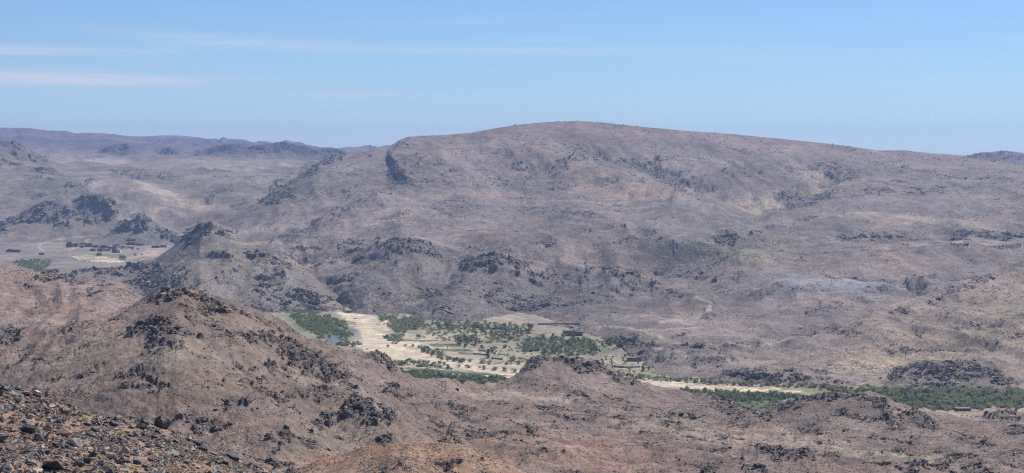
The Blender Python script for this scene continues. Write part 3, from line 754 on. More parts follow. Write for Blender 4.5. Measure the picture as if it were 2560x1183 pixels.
hill('mountain', 'mountain', [
  [(540,560,3480),(640,508,3550),(660,494),(700,467,3600),(750,439,3700),(780,417),(800,404),(835,390),(870,388),(930,376,3800),(970,368),(1000,350),(1020,342),(1050,340),(1100,338,3900),(1180,332),(1230,323),(1290,312),(1360,306),(1440,302,4000),(1500,306),(1600,317),(1700,326),(1800,333),(1900,342),(2000,352),(2100,363),(2200,377),(2260,376),(2330,383),(2420,390,4000),(2560,412),(2780,432,4000)],
  [(540,570,3400),(700,490,3480),(800,440),(980,415,3560),(1200,400),(1440,375,3680),(1800,395),(2200,425,3680),(2780,450,3650)],
  [(540,580,3300),(700,512),(980,482,3300),(1300,500),(1700,500),(1900,532,3200),(2200,496,3250),(2780,490,3300)],
  [(540,605,3000),(760,575),(1000,522,3000),(1300,545),(1560,528),(1680,510,2900),(1780,530),(1850,548,2900),(1905,540),(1955,512),(2060,500,2950),(2200,495),(2780,484,3000)],
  [(540,650,2500),(760,625),(1000,590,2550),(1400,590),(1800,590,2500),(2300,580),(2780,570,2550)],
  [(540,690,2470),(760,658,2470),(860,664),(940,655),(1000,645,2430),(1110,668,2400),(1200,680),(1300,675),(1420,674),(1560,695,2370),(1640,700),(1700,680,2400),(1850,640,2430),(2100,612,2450),(2400,605),(2780,595,2470)],
  [(540,690,2350),(760,655,2330),(860,656),(900,648),(940,633,2280),(970,620),(1000,612),(1050,621),(1085,640),(1110,656,2250),(1150,670),(1200,660,2220),(1240,654),(1280,655),(1330,664),(1400,657),(1450,666),(1510,690),(1555,684,2200),(1600,690),(1650,702),(1700,690,2250),(1760,672),(1850,640,2280),(2100,625,2300),(2400,620),(2780,610,2350)],
  [(540,740,2150),(760,720,2120),(1000,710,2090),(1300,730,2060),(1600,745,2050),(1780,755,2000),(2000,720,2020),(2200,735,2000),(2780,700,2050)],
  [(540,768,2060),(850,755,2050),(1000,755,2000),(1330,775,1960),(1420,785,1930),(1480,800,1840),(1560,815,1760),(1700,845,1600),(1900,850,1590),(2780,850,1590)],
  flatc([(540,790),(850,778),(1000,790),(1200,803),(1330,812),(1420,820),(1480,842),(1560,868),(1600,930),(1700,945),(1900,960),(2200,968),(2780,978)])],
  540, 2780, step=2.3, sig=6, dref=2700, und=.6, cell=24, cliff=shoulder_cliff, spurs=.7, mott=1.0, rock=(.14,.117,.11), back=(400, 60), skirt=(30, 7), soil=(.236,.186,.162), bg_rock=.1)
hill('right_slope', 'hill', [
  [(1890,915,1590),(1950,892),(2010,862),(2100,815,1650),(2200,772,1700),(2280,746,1750),(2350,725),(2400,702,1800),(2470,688,1850),(2560,676,1900),(2780,640,1950)],
  [(1890,935,1500),(2000,905),(2100,872),(2300,840,1580),(2560,790,1620),(2780,770,1640)], flatc([(1890,968),(2300,972),(2780,985)])],
  1890, 2780, sig=10, und=1.1, cell=22, back=(60, 14), skirt=(20, 6), soil=(.3,.232,.182), bg_rock=.2, out_h=.8)
hill('dark_ridge', 'hill', [
  [(0,700,2250),(60,690),(100,678),(150,669),(200,672),(250,670),(300,668),(335,660),(360,649),(400,652),(450,665),(520,690),(620,730,2250)],
  flatc([(0,762),(620,770)])], 0, 620, sig=5, cell=34, back=(70, 36), skirt=(20, 6), soil=(.23,.19,.16))
hill('middle_hill', 'hill', [
  [(320,690,2260),(370,660,2270),(400,640),(430,618),(455,596),(475,583),(490,573),(505,557),(530,552),(550,564),(575,567),(600,584),(640,602),(690,627),(720,641,2240),(760,667),(800,704,2180),(835,735),(860,760),(890,779,2080)],
  [(320,740,2120),(500,640,2160),(640,675,2130),(760,720,2090),(890,781,2020)], flatc([(320,785),(620,785),(760,776),(890,783)])],
  320, 890, sig=5, cell=32, back=(90, 70), skirt=(20, 6), soil=(.235,.195,.165), bg_rock=.12)
for nm, cr, d0, ft in [
  ('mound_a', [(1740,957),(1770,950),(1800,938),(1850,930),(1920,926),(1980,931),(2030,945),(2080,958)], 1402, 960),
  ('mound_b', [(2160,970),(2190,958),(2220,940),(2280,915),(2340,902),(2420,904),(2480,920),(2540,946),(2600,955),(2780,965)], 1405, 978)]:
    c0 = [(a, b) for a, b in cr]; c0[0] = (*c0[0], d0); c0[-1] = (*c0[-1], d0)
    hill(nm, 'hill', [c0, flatc([(cr[0][0], ft), (cr[-1][0], ft)])], cr[0][0], cr[-1][0], sig=8, cell=26, back=(25, 14), skirt=(10, 5), soil=(.2,.165,.14), bg_rock=.25)
hill('red_slope', 'hill', [
  [(-200,635,1300),(0,659),(60,667),(100,680),(150,689),(200,697),(260,702),(300,708),(345,735),(430,775,1250)],
  [(-200,760,1140),(200,790),(430,830,1120)], [(-200,920,1000),(430,920,1000)]], -200, 430, sig=8, und=1.4, cell=28, back=(60, 30), soil=(.27,.205,.17), bg_rock=.14)
hill('near_land', 'hill', [
  [(-200,875,640),(0,848,645),(60,842),(140,829,650),(200,807),(300,775,650),(350,749),(380,732),(405,726),(440,724,640),(480,728),(520,735),(560,741),(600,755,650),(650,775,660),(700,795,670),(760,830,690),(800,850,700),(860,868),(900,875,720),(945,886),(975,904),(1000,934,740),(1030,950),(1100,949,800),(1150,957),(1200,962,870),(1240,958),(1270,943,930),(1295,930),(1310,914,945),(1340,896,950),(1400,891,960),(1450,894),(1500,908,970),(1550,930),(1600,955,980),(1640,967),(1700,977,980),(1760,990),(1800,1000),(1860,1020,960),(1900,1036,940),(1925,1030),(1950,1011,880),(2000,992,860),(2040,990),(2080,984,850),(2130,990),(2170,985),(2200,995),(2250,1012,860),(2300,1025),(2350,1033,880),(2400,1040,890),(2450,1043),(2480,1034),(2510,1026),(2550,1038),(2780,1050,900)],
  [(-200,930,600),(0,920,590),(440,790,590),(560,800),(700,860,620),(800,920,630),(985,985,660),(1180,1010,770),(1400,960,890),(1600,1010,880),(1800,1040,880),(2000,1050,790),(2130,1050,780),(2400,1090,790),(2780,1090,790)],
  [(-200,1020,520),(0,1010,510),(440,920,520),(700,1000,530),(985,1060,560),(1180,1070,640),(1400,1040,740),(1600,1060,740),(1900,1090,720),(2130,1110,680),(2400,1130,680),(2780,1130,680)],
  [(-200,1140,470),(700,1140,470),(1200,1140,540),(2780,1160,610)], [(-200,1270,410),(1200,1270,440),(2780,1270,500)]],
  -200, 2780, step=2.2, sig=5, dref=640, und=1.2, rough=2.2, out_h=1.15, spurs=.9, cell=30, back=(60, 40), soil=(.228,.169,.14), bg_rock=.19, fade=False, out_gain=1.0, rock=(.092,.076,.07))
hill('orange_hill', 'hill', [
  [(600,1230,330),(720,1180),(800,1152),(860,1134),(920,1117),(980,1107),(1050,1103),(1110,1105),(1170,1116),(1230,1138),(1290,1168),(1380,1215,330)],
  [(600,1260,310),(1000,1180,308),(1380,1260,310)], [(600,1330,290),(1380,1330,290)]], 600, 1380, sig=8, und=1.1, rough=1.2, cell=26, back=(30, 22), soil=(.33,.215,.145), bg_rock=.14)

# valley floor and the floor round the village, split into soil, sand, crops and water
def polys(lst, jit=3.0):
    def fn(PX, PY, x, y):
        jx = PX + jit * fbm(x / 12, y / 18, 3, 5); jy = PY + jit * .35 * fbm(x / 12 + 5, y / 18, 3, 8)
        r = np.zeros(PX.shape, bool)
        for p in lst:
            r |= inpoly(jx, jy, p)
        return r
    return fn
def floor_patch(name, y0, y1, x0, x1, soil):
    ys = np.linspace(y0, y1, 5)
    W, C, lab, mpp = make_patch(name, [flatc([(x0, a), (x1, a)]) for a in ys], x0, x1, step=2.3, ystep=1.5, sig=4, flat=True, spurs=0, fade=False, und=.02, rough=.25, back=None, soil=soil,
        split=[(1, (.62,.5,.335), polys(SAND, 6)), (2, (.085,.115,.055), polys(FIELD, 4)), (3, (.1,.15,.2), polys(POOL, 2))])
    W[..., 2][lab == 3] = FLOOR - .35
    m = terrain_mat(name + '_soil', mpp, .6)
    ms = terrain_mat(name + '_sand', mpp * 1.5, .35)
    mf = terrain_mat(name + '_crop', mpp, 1.0)
    sheet(name, [(0, 'valley_floor'), (1, 'riverbed'), (2, 'crop_field'), (3, 'river_pool')], W, C, lab, {0: m, 1: ms, 2: mf, 3: water})
water, nt, b = new_mat('still_water')
b.inputs['Base Color'].default_value = (.16, .17, .165, 1)
b.inputs['Roughness'].default_value = .3
b.inputs['IOR'].default_value = 1.33
bp = mnode(nt, 'ShaderNodeBump'); bp.inputs['Strength'].default_value = .05
nt.links.new(noise(nt, 1.2, 2), bp.inputs['Height']); nt.links.new(bp.outputs[0], b.inputs['Normal'])
TINT_VALLEY = [
 (1120,815,120,12,0,(.24,.225,.14),.7),(1240,822,120,12,0,(.23,.22,.14),.7),(1170,858,60,14,0,(.24,.22,.14),.6),(1350,870,90,24,0,(.15,.17,.09),.9),(1270,855,60,8,0,(.22,.17,.13),.7),(1230,890,80,10,0,(.28,.23,.18),.7),(1300,900,60,16,0,(.38,.35,.22),.7),
 (1060,905,60,6,5,(.42,.36,.3),.8),(960,820,40,6,-10,(.62,.46,.3),.8),(920,850,60,10,0,(.5,.44,.38),.7),(1010,875,60,8,0,(.5,.44,.38),.7),(960,885,50,6,0,(.66,.5,.3),.8),(1560,925,120,14,0,(.3,.28,.17),.7),(1620,905,60,10,0,(.36,.28,.21),.6),
 (1180,840,140,30,0,(.36,.3,.21),.9),(1280,880,90,24,0,(.39,.33,.23),.8),(1120,870,120,24,0,(.42,.35,.24),.7),(1060,840,60,12,0,(.5,.41,.29),.8),(1180,910,160,16,5,(.47,.38,.29),.9),(1000,880,80,20,0,(.54,.44,.32),.7),
 (1560,910,100,24,0,(.34,.29,.2),.8),(1700,935,160,16,0,(.38,.31,.22),.7),(1850,990,200,16,0,(.17,.2,.09),.8),(2300,990,300,24,0,(.13,.15,.07),.9),(2100,970,120,10,0,(.3,.28,.16),.6),(1450,860,140,24,0,(.2,.2,.12),.8),
 (800,815,90,36,10,(.13,.15,.08),.9),(720,775,60,16,0,(.3,.3,.15),.8),(1010,815,60,20,0,(.17,.19,.1),.8),(1100,940,160,10,5,(.18,.2,.1),.8),(1350,835,120,8,0,(.34,.28,.2),.7),(1500,830,120,8,0,(.3,.25,.19),.7),
 (2440,1025,120,14,0,(.38,.27,.2),.9),(280,622,150,10,0,(.27,.22,.185),.8),(220,634,80,4,0,(.25,.25,.15),.6),(60,640,160,30,0,(.24,.2,.17),.9),(370,635,60,6,-10,(.47,.33,.25),.8),(310,655,60,6,0,(.25,.28,.15),.7),(100,620,200,20,0,(.25,.2,.175),.8),(120,612,60,20,0,(.33,.28,.22),.7)]
TINT_SAVE = TINT
TINT = TINT_VALLEY
floor_patch('valley', 762, 1070, 560, 2780, (.34,.28,.21))
floor_patch('village_floor', 588, 705, -200, 620, (.215,.178,.155))
TINT = TINT_SAVE

hill('near_slope', 'hill', [
  [(-300,915,91),(0,962,92),(40,968),(60,975),(110,990),(160,1010),(200,1029),(260,1040,93),(340,1050),(400,1067,94),(440,1079),(480,1103),(520,1122),(560,1137),(600,1150,96),(640,1161),(690,1184,98),(740,1210),(900,1290,98)],
  [(-300,1050,80),(0,1070,80),(400,1120,87),(690,1215,92),(900,1310,93)], [(-300,1200,68),(0,1200,69),(400,1220,76),(900,1340,85)], [(-300,1500,50),(400,1500,55),(900,1550,62)]],
  -300, 900, step=2.2, sig=8, dref=85, und=.5, rough=1.6, back=(22, 16), soil=(.35,.22,.158), bump=1.3)

# ------------------------------------------------------------------ rock shapes
def hull_rock(seed, flat=1.0, n=14, sharp=.35):
    r = random.Random(seed)
    bm = bmesh.new()
    if seed % 5 == 0:          # a split block: jittered corners of a box
        for c in range(8):
            bm.verts.new((((c & 1) - .5) * r.uniform(.6, 1), ((c >> 1 & 1) - .5) * r.uniform(.5, 1), ((c >> 2) - .5) * r.uniform(.55, 1) * flat))
    for _ in range(n if seed % 5 else 7):
        v = Vector((r.gauss(0, 1), r.gauss(0, 1), r.gauss(0, 1))).normalized()
        k = 1 - sharp * r.random()
        bm.verts.new((v.x * k * .5, v.y * k * .5, v.z * k * .5 * flat))
    bmesh.ops.convex_hull(bm, input=bm.verts)
    loose = [v for v in bm.verts if not v.link_faces]
    bmesh.ops.delete(bm, geom=loose, context='VERTS')
    bmesh.ops.dissolve_limit(bm, angle_limit=R(14), verts=bm.verts, edges=bm.edges)
    bmesh.ops.bevel(bm, geom=[e for e in bm.edges], offset=.008, segments=1, affect='EDGES', clamp_overlap=True)
    bmesh.ops.triangulate(bm, faces=[f for f in bm.faces if len(f.verts) > 4])
    bmesh.ops.subdivide_edges(bm, edges=[e for e in bm.edges if e.calc_length() > .16], cuts=1, use_grid_fill=True)
    bmesh.ops.triangulate(bm, faces=bm.faces)
    for v in bm.verts:          # chipped, not planed
        v.co *= 1 + r.uniform(-.055, .045)
    me = bpy.data.meshes.new('rock')
    bm.to_mesh(me); bm.free()
    return me

varnish = rock_mat('varnished_rock', [(0, (.03,.028,.03)), (.45, (.064,.058,.06)), (.75, (.11,.104,.103)), (1, (.24,.215,.19))], 3.0, .5, .5)
tanrock = rock_mat('tan_rock', [(0, (.16,.105,.08)), (.5, (.33,.225,.165)), (.85, (.45,.35,.27)), (1, (.6,.54,.48))], 3.0, .8, .3)
ROCKS = [hull_rock(10 + k, (.5, .7, .85, .3, .5, .22)[k % 6], 11 + k % 6) for k in range(18)]
ROCKS.append(hull_rock(301, .85, 46, .1))     # the rounded one
for me in ROCKS: me.materials.append(varnish)
TANS = [me.copy() for me in ROCKS[:9]]
for me in TANS: me.materials[0] = tanrock

def pick_vertex(p, px, py):
    q = PATCH[p]
    j = int(np.clip(np.searchsorted(q['xs'], px), 0, len(q['xs']) - 1))
    a, bb = q['nback'], q['PY'].shape[0] - q['nskirt']
    k = a + int(np.argmin(np.abs(q['PY'][a:bb, j] - py)))
    return Vector(q['W'][k, j]), j, k

_flat = on_floor
def on_floor(px, py):
    q = PATCH['mountain']
    if 640 < px < 2700 and py > 740:
        j = int(np.clip(np.searchsorted(q['xs'], px), 0, len(q['xs']) - 1))
        last = q['PY'].shape[0] - q['nskirt'] - 1
        if py < q['PY'][last, j]:
            a = int(last * .6)
            k = a + int(np.argmin(np.abs(q['PY'][a:last + 1, j] - py)))
            v = Vector(q['W'][k, j])
            if v.z > FLOOR: return v
    return _flat(px, py)

# ------------------------------------------------------------------ near slope: rocks one by one
def crest_y(px):
    q = PATCH['near_slope']
    return float(np.interp(px, q['xs'], q['PY'][q['nback']]))
ROCK_GROUP = 'rocks on the near slope'
def put_rock(px, py, w, me, label, sink=.16, rot=None, sx=1, sy=1, sz=1, name='rock', cat='rock', group=ROCK_GROUP):
    p, _, _ = pick_vertex('near_slope', px, py)
    s = 1.08 * w * p.y / F
    o = bpy.data.objects.new(name, me)
    COL.objects.link(o)
    h = max(v.co.z for v in me.vertices)
    o.scale = (s * sx, s * sy, s * sz)
    o.rotation_euler = rot if rot else (random.uniform(-.45, .45), random.uniform(-.45, .45), random.uniform(0, 6.28))
    o.location = p + Vector((0, 0, s * sz * h * (1 - 2 * sink)))
    tag(o, label, cat, group)
    return o
special = [
 (405,1068,42,18,'large rounded black boulder on the skyline of the stony slope',(.1,.1,.4),1,.9,1.05),
 (362,1062,24,1,'black notched boulder just left of the large rounded boulder',(.3,.2,1.),1,1,1.1),
 (372,1068,22,5,'low flat black slab in front of the notched boulder on the skyline',(.1,.1,.4),1.3,1,1),
 (47,976,22,8,'dark square boulder standing highest at the left end of the slope crest',(0,.1,.3),1,1,1.1),
 (50,984,20,5,'pale grey slab leaning below the square boulder at the crest',(.4,.1,.3),1,1,1),
 (10,976,30,14,'broad dark boulder at the crest by the left edge of the photo',(.1,0,.3),1,1,.9),
 (110,1006,22,4,'grey pointed boulder on the crest left of a dry shrub',(.1,.3,.3),1,1,1),
 (128,1018,36,6,'wide ridged grey boulder just below the slope crest',(.2,.1,.8),1.2,.8,.8),
 (175,1012,24,7,'dark lumpy boulder rising above the crest',(.2,.4,.8),1,1,1),
 (185,1026,18,8,'small black boulder with a bright top below the lumpy crest boulder',(.2,.1,.8),1,1,1),
 (285,1064,30,13,'blue grey smooth boulder with a dark underside on open soil',(.2,.2,.3),1.1,.9,.9),
 (236,1078,28,10,'round dark grey boulder left of the smooth blue grey boulder',(.2,.1,2),1,1,.9),
 (184,1064,28,12,'low dark boulder beside the largest green shrub',(.1,.1,.2),1.1,.9,.7),
 (200,1090,26,9,'black wedge shaped boulder with a lit edge in mid slope',(.3,.1,.4),1,1,1),
 (215,1110,20,3,'bright grey tilted slab below the wedge shaped boulder',(.6,.1,.4),1.1,1,1),
 (70,1088,50,2,'big black blocky outcrop boulder in the dark band of rocks',(.2,.2,.4),1,1,.9),
 (95,1108,44,7,'steep black boulder at the foot of the dark band',(.2,.5,.4),.9,1,1.2),
 (114,1106,26,8,'bluish lit slab face standing in the dark band',(.5,.4,.4),.8,1,1.3),
 (140,1124,34,12,'dark boulder at the lower end of the dark band',(.2,.3,1.4),1,1,.9),
 (130,1172,62,14,'largest dark brown boulder cut by the bottom edge of the photo',(.1,.2,.8),1,1,1.),
 (75,1158,36,13,'rounded grey boulder left of the largest dark brown boulder',(.1,.2,.1),1,1,.9),
 (15,1178,40,8,'orange topped boulder in the bottom left corner',(.1,.1,.1),1,1,.8),
 (40,1148,30,4,'grey boulder low on the slope near the left corner',(.4,.1,.1),1,1,.9),
 (372,1145,24,16,'narrow black upright rock standing out of the lower slope',(.2,.4,.4),.6,.8,1.9),
 (318,1158,24,1,'black overhanging rock near the bottom edge of the slope',(.2,.1,.4),1,1,.9),
 (336,1128,16,2,'small black cube of rock in the lower middle of the slope',(.2,.1,.4),1,1,1),
 (470,1102,26,8,'dark pointed rock at the top of the black rib by the crest',(.2,.4,.4),1,1,1),
 (490,1112,34,2,'long black block in the black rib of rock along the crest',(.2,.3,.1),1.2,1,.9),
 (508,1118,26,13,'smooth black end block of the upper black rib',(.1,.3,.1),1.1,1,.8),
 (505,1130,34,7,'jagged black block in the lower rib of rock',(.4,.2,.6),1.2,1,.9),
 (530,1136,34,9,'broken grey black block near the lower end of the rib',(.3,.2,1.6),1.1,1,.9),
 (580,1150,30,10,'isolated black knobbly rock beyond the end of the rib',(.3,.2,.6),1,1,1),
 (545,1160,22,1,'black triangular rock with a pale rim at the lower right',(.3,.2,.6),1,1,.9),
 (640,1172,24,12,'last dark boulder at the lower right end of the slope',(.3,.2,.6),1.2,1,.8),
]
taken = []
for (px, py, w, k, lb, rot, sx, sy, sz) in special:
    put_rock(px, py, w, ROCKS[k % 19], lb, rot=rot, sx=sx, sy=sy, sz=sz, name='boulder', cat='boulder', group='large boulders on the near slope')
    taken.append((px, py, w))
kinds = [(.46, 'dark', ROCKS, ['dark angular rock lying on the orange soil of the near slope']), ]
labs = {('dark', 0): 'dark angular rock in the crowded boulder field at lower left', ('dark', 1): 'dark angular rock on the open orange soil of the slope',
        ('flat', 0): 'thin grey slab lying among the crowded boulders at lower left', ('flat', 1): 'thin grey slab on the open orange soil of the slope',
        ('tan', 0): 'tan brown stone wedged among the crowded dark boulders', ('tan', 1): 'tan brown stone on the open orange soil of the slope'}
count = 0
tries = 0
while count < 262 and tries < 20000:
    tries += 1
    px = random.uniform(-20, 700)
    cy = crest_y(px)
    py = random.uniform(cy + 2, 1200)
    if py > 1196: continue
    dens = max(.3, 1 - px / 520)
    if random.random() > dens: continue
    w = random.choice([14, 15, 16, 18, 20, 22, 25, 29, 33, 38, 44]) * (1.1 if px < 200 else .9)
    if any((px - a) ** 2 + ((py - b_) * 1.6) ** 2 < (.42 * (w + c)) ** 2 for a, b_, c in taken): continue
    taken.append((px, py, w))
    z = 0 if px < 230 else 1
    u = random.random()
    if u < .48: kd, me = 'dark', random.choice([m for j, m in enumerate(ROCKS[:18]) if j % 6 not in (3, 5)])
    elif u < .7: kd, me = 'flat', random.choice([m for j, m in enumerate(ROCKS[:18]) if j % 6 in (3, 5)])
    else: kd, me = 'tan', random.choice(TANS)
    lb_ = ('big ' if w > 22 else 'medium ' if w > 14 else 'small ') + labs[(kd, z)] + (' high up' if py - cy < 40 else ' low down')
    put_rock(px, py, w, me, lb_, sx=random.uniform(.8, 1.3), sy=random.uniform(.8, 1.2), sz=random.uniform(.75, 1.15),
             group=('stones among the boulders at lower left', 'stones on the open soil of the near slope')[z])
    count += 1

# dry cushion shrubs on the near slope
def tuft_mesh(seed, n=420):
    r = random.Random(seed)
    vs_, fs = [], []
    for k in range(n):
        a = r.uniform(0, 6.283); t = math.acos(r.uniform(.02, 1))
        rr = .5 * r.uniform(.55, 1)
        c = Vector((math.cos(a) * math.sin(t) * rr, math.sin(a) * math.sin(t) * rr, math.cos(t) * rr * .85))
        d = c.normalized(); s = d.cross(Vector((r.gauss(0, 1), r.gauss(0, 1), r.gauss(0, 1)))).normalized() * .028
        tip = c + d * .11
        b0 = len(vs_)
        vs_ += [c + s, c - s, tip]
        fs.append((b0, b0 + 1, b0 + 2))
    me = bpy.data.meshes.new('tuft')
    me.from_pydata([tuple(v) for v in vs_], [], fs)
    return me
dry_leaf = leaf_mat('dry_shrub_leaf', (.5, .46, .27), (.34, .36, .19))
twig = plain_mat('woody_twig', [(.12, .09, .06), (.2, .16, .11)], 6)
TUFTS = [tuft_mesh(k) for k in range(4)]
for me in TUFTS: me.materials.append(dry_leaf)
bm = bmesh.new()
for k in range(7):
    a = k * .9; tip = Vector((math.cos(a) * .3, math.sin(a) * .3, .3))
    m_ = Matrix.Translation(tip / 2) @ tip.to_track_quat('Z', 'Y').to_matrix().to_4x4()
    bmesh.ops.create_cone(bm, segments=4, radius1=.03, radius2=.01, depth=tip.length, matrix=m_)
stem_me = bpy.data.meshes.new('stem'); bm.to_mesh(stem_me); bm.free(); stem_me.materials.append(twig)
shrub_spots = [(205,1050,34,'largest yellow green cushion shrub on the near slope'),(302,1086,26,'green cushion shrub below the smooth blue grey boulder'),(248,1148,30,'yellowish shrub low on the slope above the bottom edge'),
 (330,1172,26,'pale shrub at the bottom edge in mid slope'),(390,1132,20,'small green shrub beside the narrow upright rock'),(390,1080,20,'dry shrub under the large rounded boulder'),(497,1162,26,'round green shrub in the lower right of the slope'),
 (150,1085,22,'olive shrub between boulders in the boulder field'),(70,1012,18,'grey green shrub near the crest at left'),(40,1040,18,'straw coloured shrub among the tan stones'),(125,1002,18,'dry shrub on the crest beside the pointed boulder'),(212,1034,26,'pale dry shrub on the crest behind the lumpy boulder'),
 (345,1098,14,''),(450,1140,18,''),(470,1165,16,''),(420,1178,18,''),(290,1120,14,''),(262,1098,14,''),(560,1170,16,''),(600,1178,16,''),(365,1110,12,''),(440,1105,12,''),(300,1150,14,''),(230,1166,14,''),(180,1160,16,''),(90,1060,14,''),(20,1100,14,''),(60,1130,12,''),(105,1150,14,''),(275,1175,16,''),(520,1150,14,''),(310,1100,12,''),(340,1078,12,''),(620,1168,12,'')]
for i, (px, py, w, lb) in enumerate(shrub_spots):
    p, _, _ = pick_vertex('near_slope', px, py)
    s = w * p.y / F
    e = empty('desert_shrub', p - Vector((0, 0, .04 * s)), random.uniform(0, 6.28))
    e.scale = (s, s, s * random.uniform(.75, 1))
    tag(e, lb or 'small dry cushion shrub between the stones of the near slope', 'shrub', 'cushion shrubs on the near slope')
    link('foliage', TUFTS[i % 4], None, e)
    link('stem', stem_me, None, e)

# ------------------------------------------------------------------ scattered stuff by geometry nodes
def scatter(name, pts, scl, rot, sources, mat, vi=None):
    me = bpy.data.meshes.new(name)
    n = len(pts)
    me.vertices.add(n)
    me.vertices.foreach_set('co', np.ascontiguousarray(pts, np.float32).ravel())
    for nm, arr in (('sc', scl), ('ro', rot)):
        a = me.attributes.new(nm, 'FLOAT_VECTOR', 'POINT')
        a.data.foreach_set('vector', np.ascontiguousarray(arr, np.float32).ravel())
    a = me.attributes.new('vi', 'INT', 'POINT')
    a.data.foreach_set('value', rng.integers(0, len(sources), n).astype(np.int32))
    o = link(name, me)
    tag(o, kind='stuff')
    g = bpy.data.node_groups.new(name, 'GeometryNodeTree')
    g.interface.new_socket('Geometry', in_out='INPUT', socket_type='NodeSocketGeometry')
    g.interface.new_socket('Geometry', in_out='OUTPUT', socket_type='NodeSocketGeometry')
    gi = g.nodes.new('NodeGroupInput'); go = g.nodes.new('NodeGroupOutput')
    iop = g.nodes.new('GeometryNodeInstanceOnPoints')
    g.links.new(gi.outputs[0], iop.inputs['Points'])
    jg = g.nodes.new('GeometryNodeGeometryToInstance')
    for s in reversed(sources):
        oi = g.nodes.new('GeometryNodeObjectInfo')
        oi.transform_space = 'ORIGINAL'
        oi.inputs['Object'].default_value = s
        g.links.new(oi.outputs['Geometry'], jg.inputs[0])
    g.links.new(jg.outputs[0], iop.inputs['Instance'])
    iop.inputs['Pick Instance'].default_value = True
    def na(nm, dt):
        q = g.nodes.new('GeometryNodeInputNamedAttribute'); q.data_type = dt
        q.inputs['Name'].default_value = nm
        return [s for s in q.outputs if s.enabled and s.name == 'Attribute'][0]
    g.links.new(na('vi', 'INT'), iop.inputs['Instance Index'])
    er = g.nodes.new('FunctionNodeEulerToRotation')
    g.links.new(na('ro', 'FLOAT_VECTOR'), er.inputs[0])
    g.links.new(er.outputs[0], iop.inputs['Rotation'])
    g.links.new(na('sc', 'FLOAT_VECTOR'), iop.inputs['Scale'])
    last = iop.outputs[0]
    if mat is not None:
        sm = g.nodes.new('GeometryNodeSetMaterial')
        sm.inputs['Material'].default_value = mat
        g.links.new(last, sm.inputs[0]); last = sm.outputs[0]
    g.links.new(last, go.inputs[0])
    md = o.modifiers.new('scatter', 'NODES'); md.node_group = g
    return o

def sample_patch(p, n, w):
    q = PATCH[p]
    ok = (q['PY'] < 1200) & (q['PX'] > -60) & (q['PX'] < 2620)
    if q['nback']: ok[:q['nback'] - 2] = False
    if q['nskirt']: ok[-q['nskirt']:] = False
    wt = np.where(ok, w, 0).ravel()
    wt = wt / wt.sum()
    i = rng.choice(wt.size, n, p=wt)
    P = q['W'].reshape(-1, 3)[i].copy()
    P[:, :2] += rng.normal(0, q['mpp'] * 1.2, (n, 2))
    return P, i, q

def rand_rot(n, t=.6):
    r = rng.normal(0, t, (n, 3)); r[:, 2] = rng.random(n) * 6.283
    return r
src_rock = [o for o in COL.objects if o.name.startswith('boulder')][:10] + [o for o in COL.objects if o.name.startswith('rock')][:6]
hill_rock = rock_mat('hill_rock', [(0, (.075,.063,.06)), (.5, (.135,.112,.102)), (.85, (.22,.18,.16)), (1, (.36,.3,.25))], 2.0, .85, .2)
soil_stone = rock_mat('soil_stone', [(0, (.09,.075,.07)), (.4, (.17,.13,.11)), (.8, (.3,.225,.175)), (1, (.5,.42,.36))], 2.0, .9, .2)
allp, alls, allr = [], [], []
def add_rocks(p, n, lo, hi, base=.03, pw=1.0, lift=.1):
    q = PATCH[p]
    P, i, q = sample_patch(p, n, base * q['K'] * (np.where(q['PY'] > 600, 1.0, .25) if p == 'mountain' else 1.0) + q['M'] ** pw)
    size = np.exp(rng.uniform(math.log(lo), math.log(hi), n)) * P[:, 1] / F
    size *= (.6 + .6 * np.clip(q['M'].ravel()[i], 0, 1))
    s = size[:, None] * rng.uniform(.7, 1.3, (n, 3)) * np.array([1.15, 1.15, .6])
    P[:, 2] += size * lift * 0
    return P, s, rand_rot(n, .35)
for p, n, lo, hi, base in [('near_land', 36000, 2.5, 11, .22), ('orange_hill', 2500, 3, 9, .2), ('red_slope', 3000, 2.5, 9, .1), ('mountain', 42000, 2.0, 6, .35), ('right_slope', 7000, 2.5, 8, .25),
                           ('middle_hill', 5000, 2.5, 9, .12), ('dark_ridge', 2400, 2.5, 9, .1), ('mound_a', 1500, 3, 9, .2), ('mound_b', 2500, 3, 10, .2), ('knob', 1600, 2.5, 8, .1), ('pointed', 900, 2.5, 7, .1), ('badlands', 3000, 2, 6, .02)]:
    a, s, r_ = add_rocks(p, n, lo, hi, base)
    allp.append(a); alls.append(s); allr.append(r_)
scatter('outcrop_rubble', np.concatenate(allp), np.concatenate(alls), np.concatenate(allr), src_rock, hill_rock)
# loose stones over the soil of the nearer hills
allp, alls, allr = [], [], []
for p, n, lo, hi in [('near_land', 26000, 1.5, 4.5), ('orange_hill', 5000, 1.5, 5), ('red_slope', 4000, 1.5, 4), ('right_slope', 7000, 1.5, 4), ('near_slope', 30000, 1.8, 11)]:
    q = PATCH[p]
    P, i, q = sample_patch(p, n, q['K'] + .0)
    size = np.exp(rng.uniform(math.log(lo), math.log(hi), n)) * P[:, 1] / F
    allp.append(P); alls.append(size[:, None] * rng.uniform(.6, 1.4, (n, 3)) * np.array([1, 1, .6])); allr.append(rand_rot(n, .3))
scatter('loose_stones', np.concatenate(allp), np.concatenate(alls), np.concatenate(allr), src_rock, soil_stone)
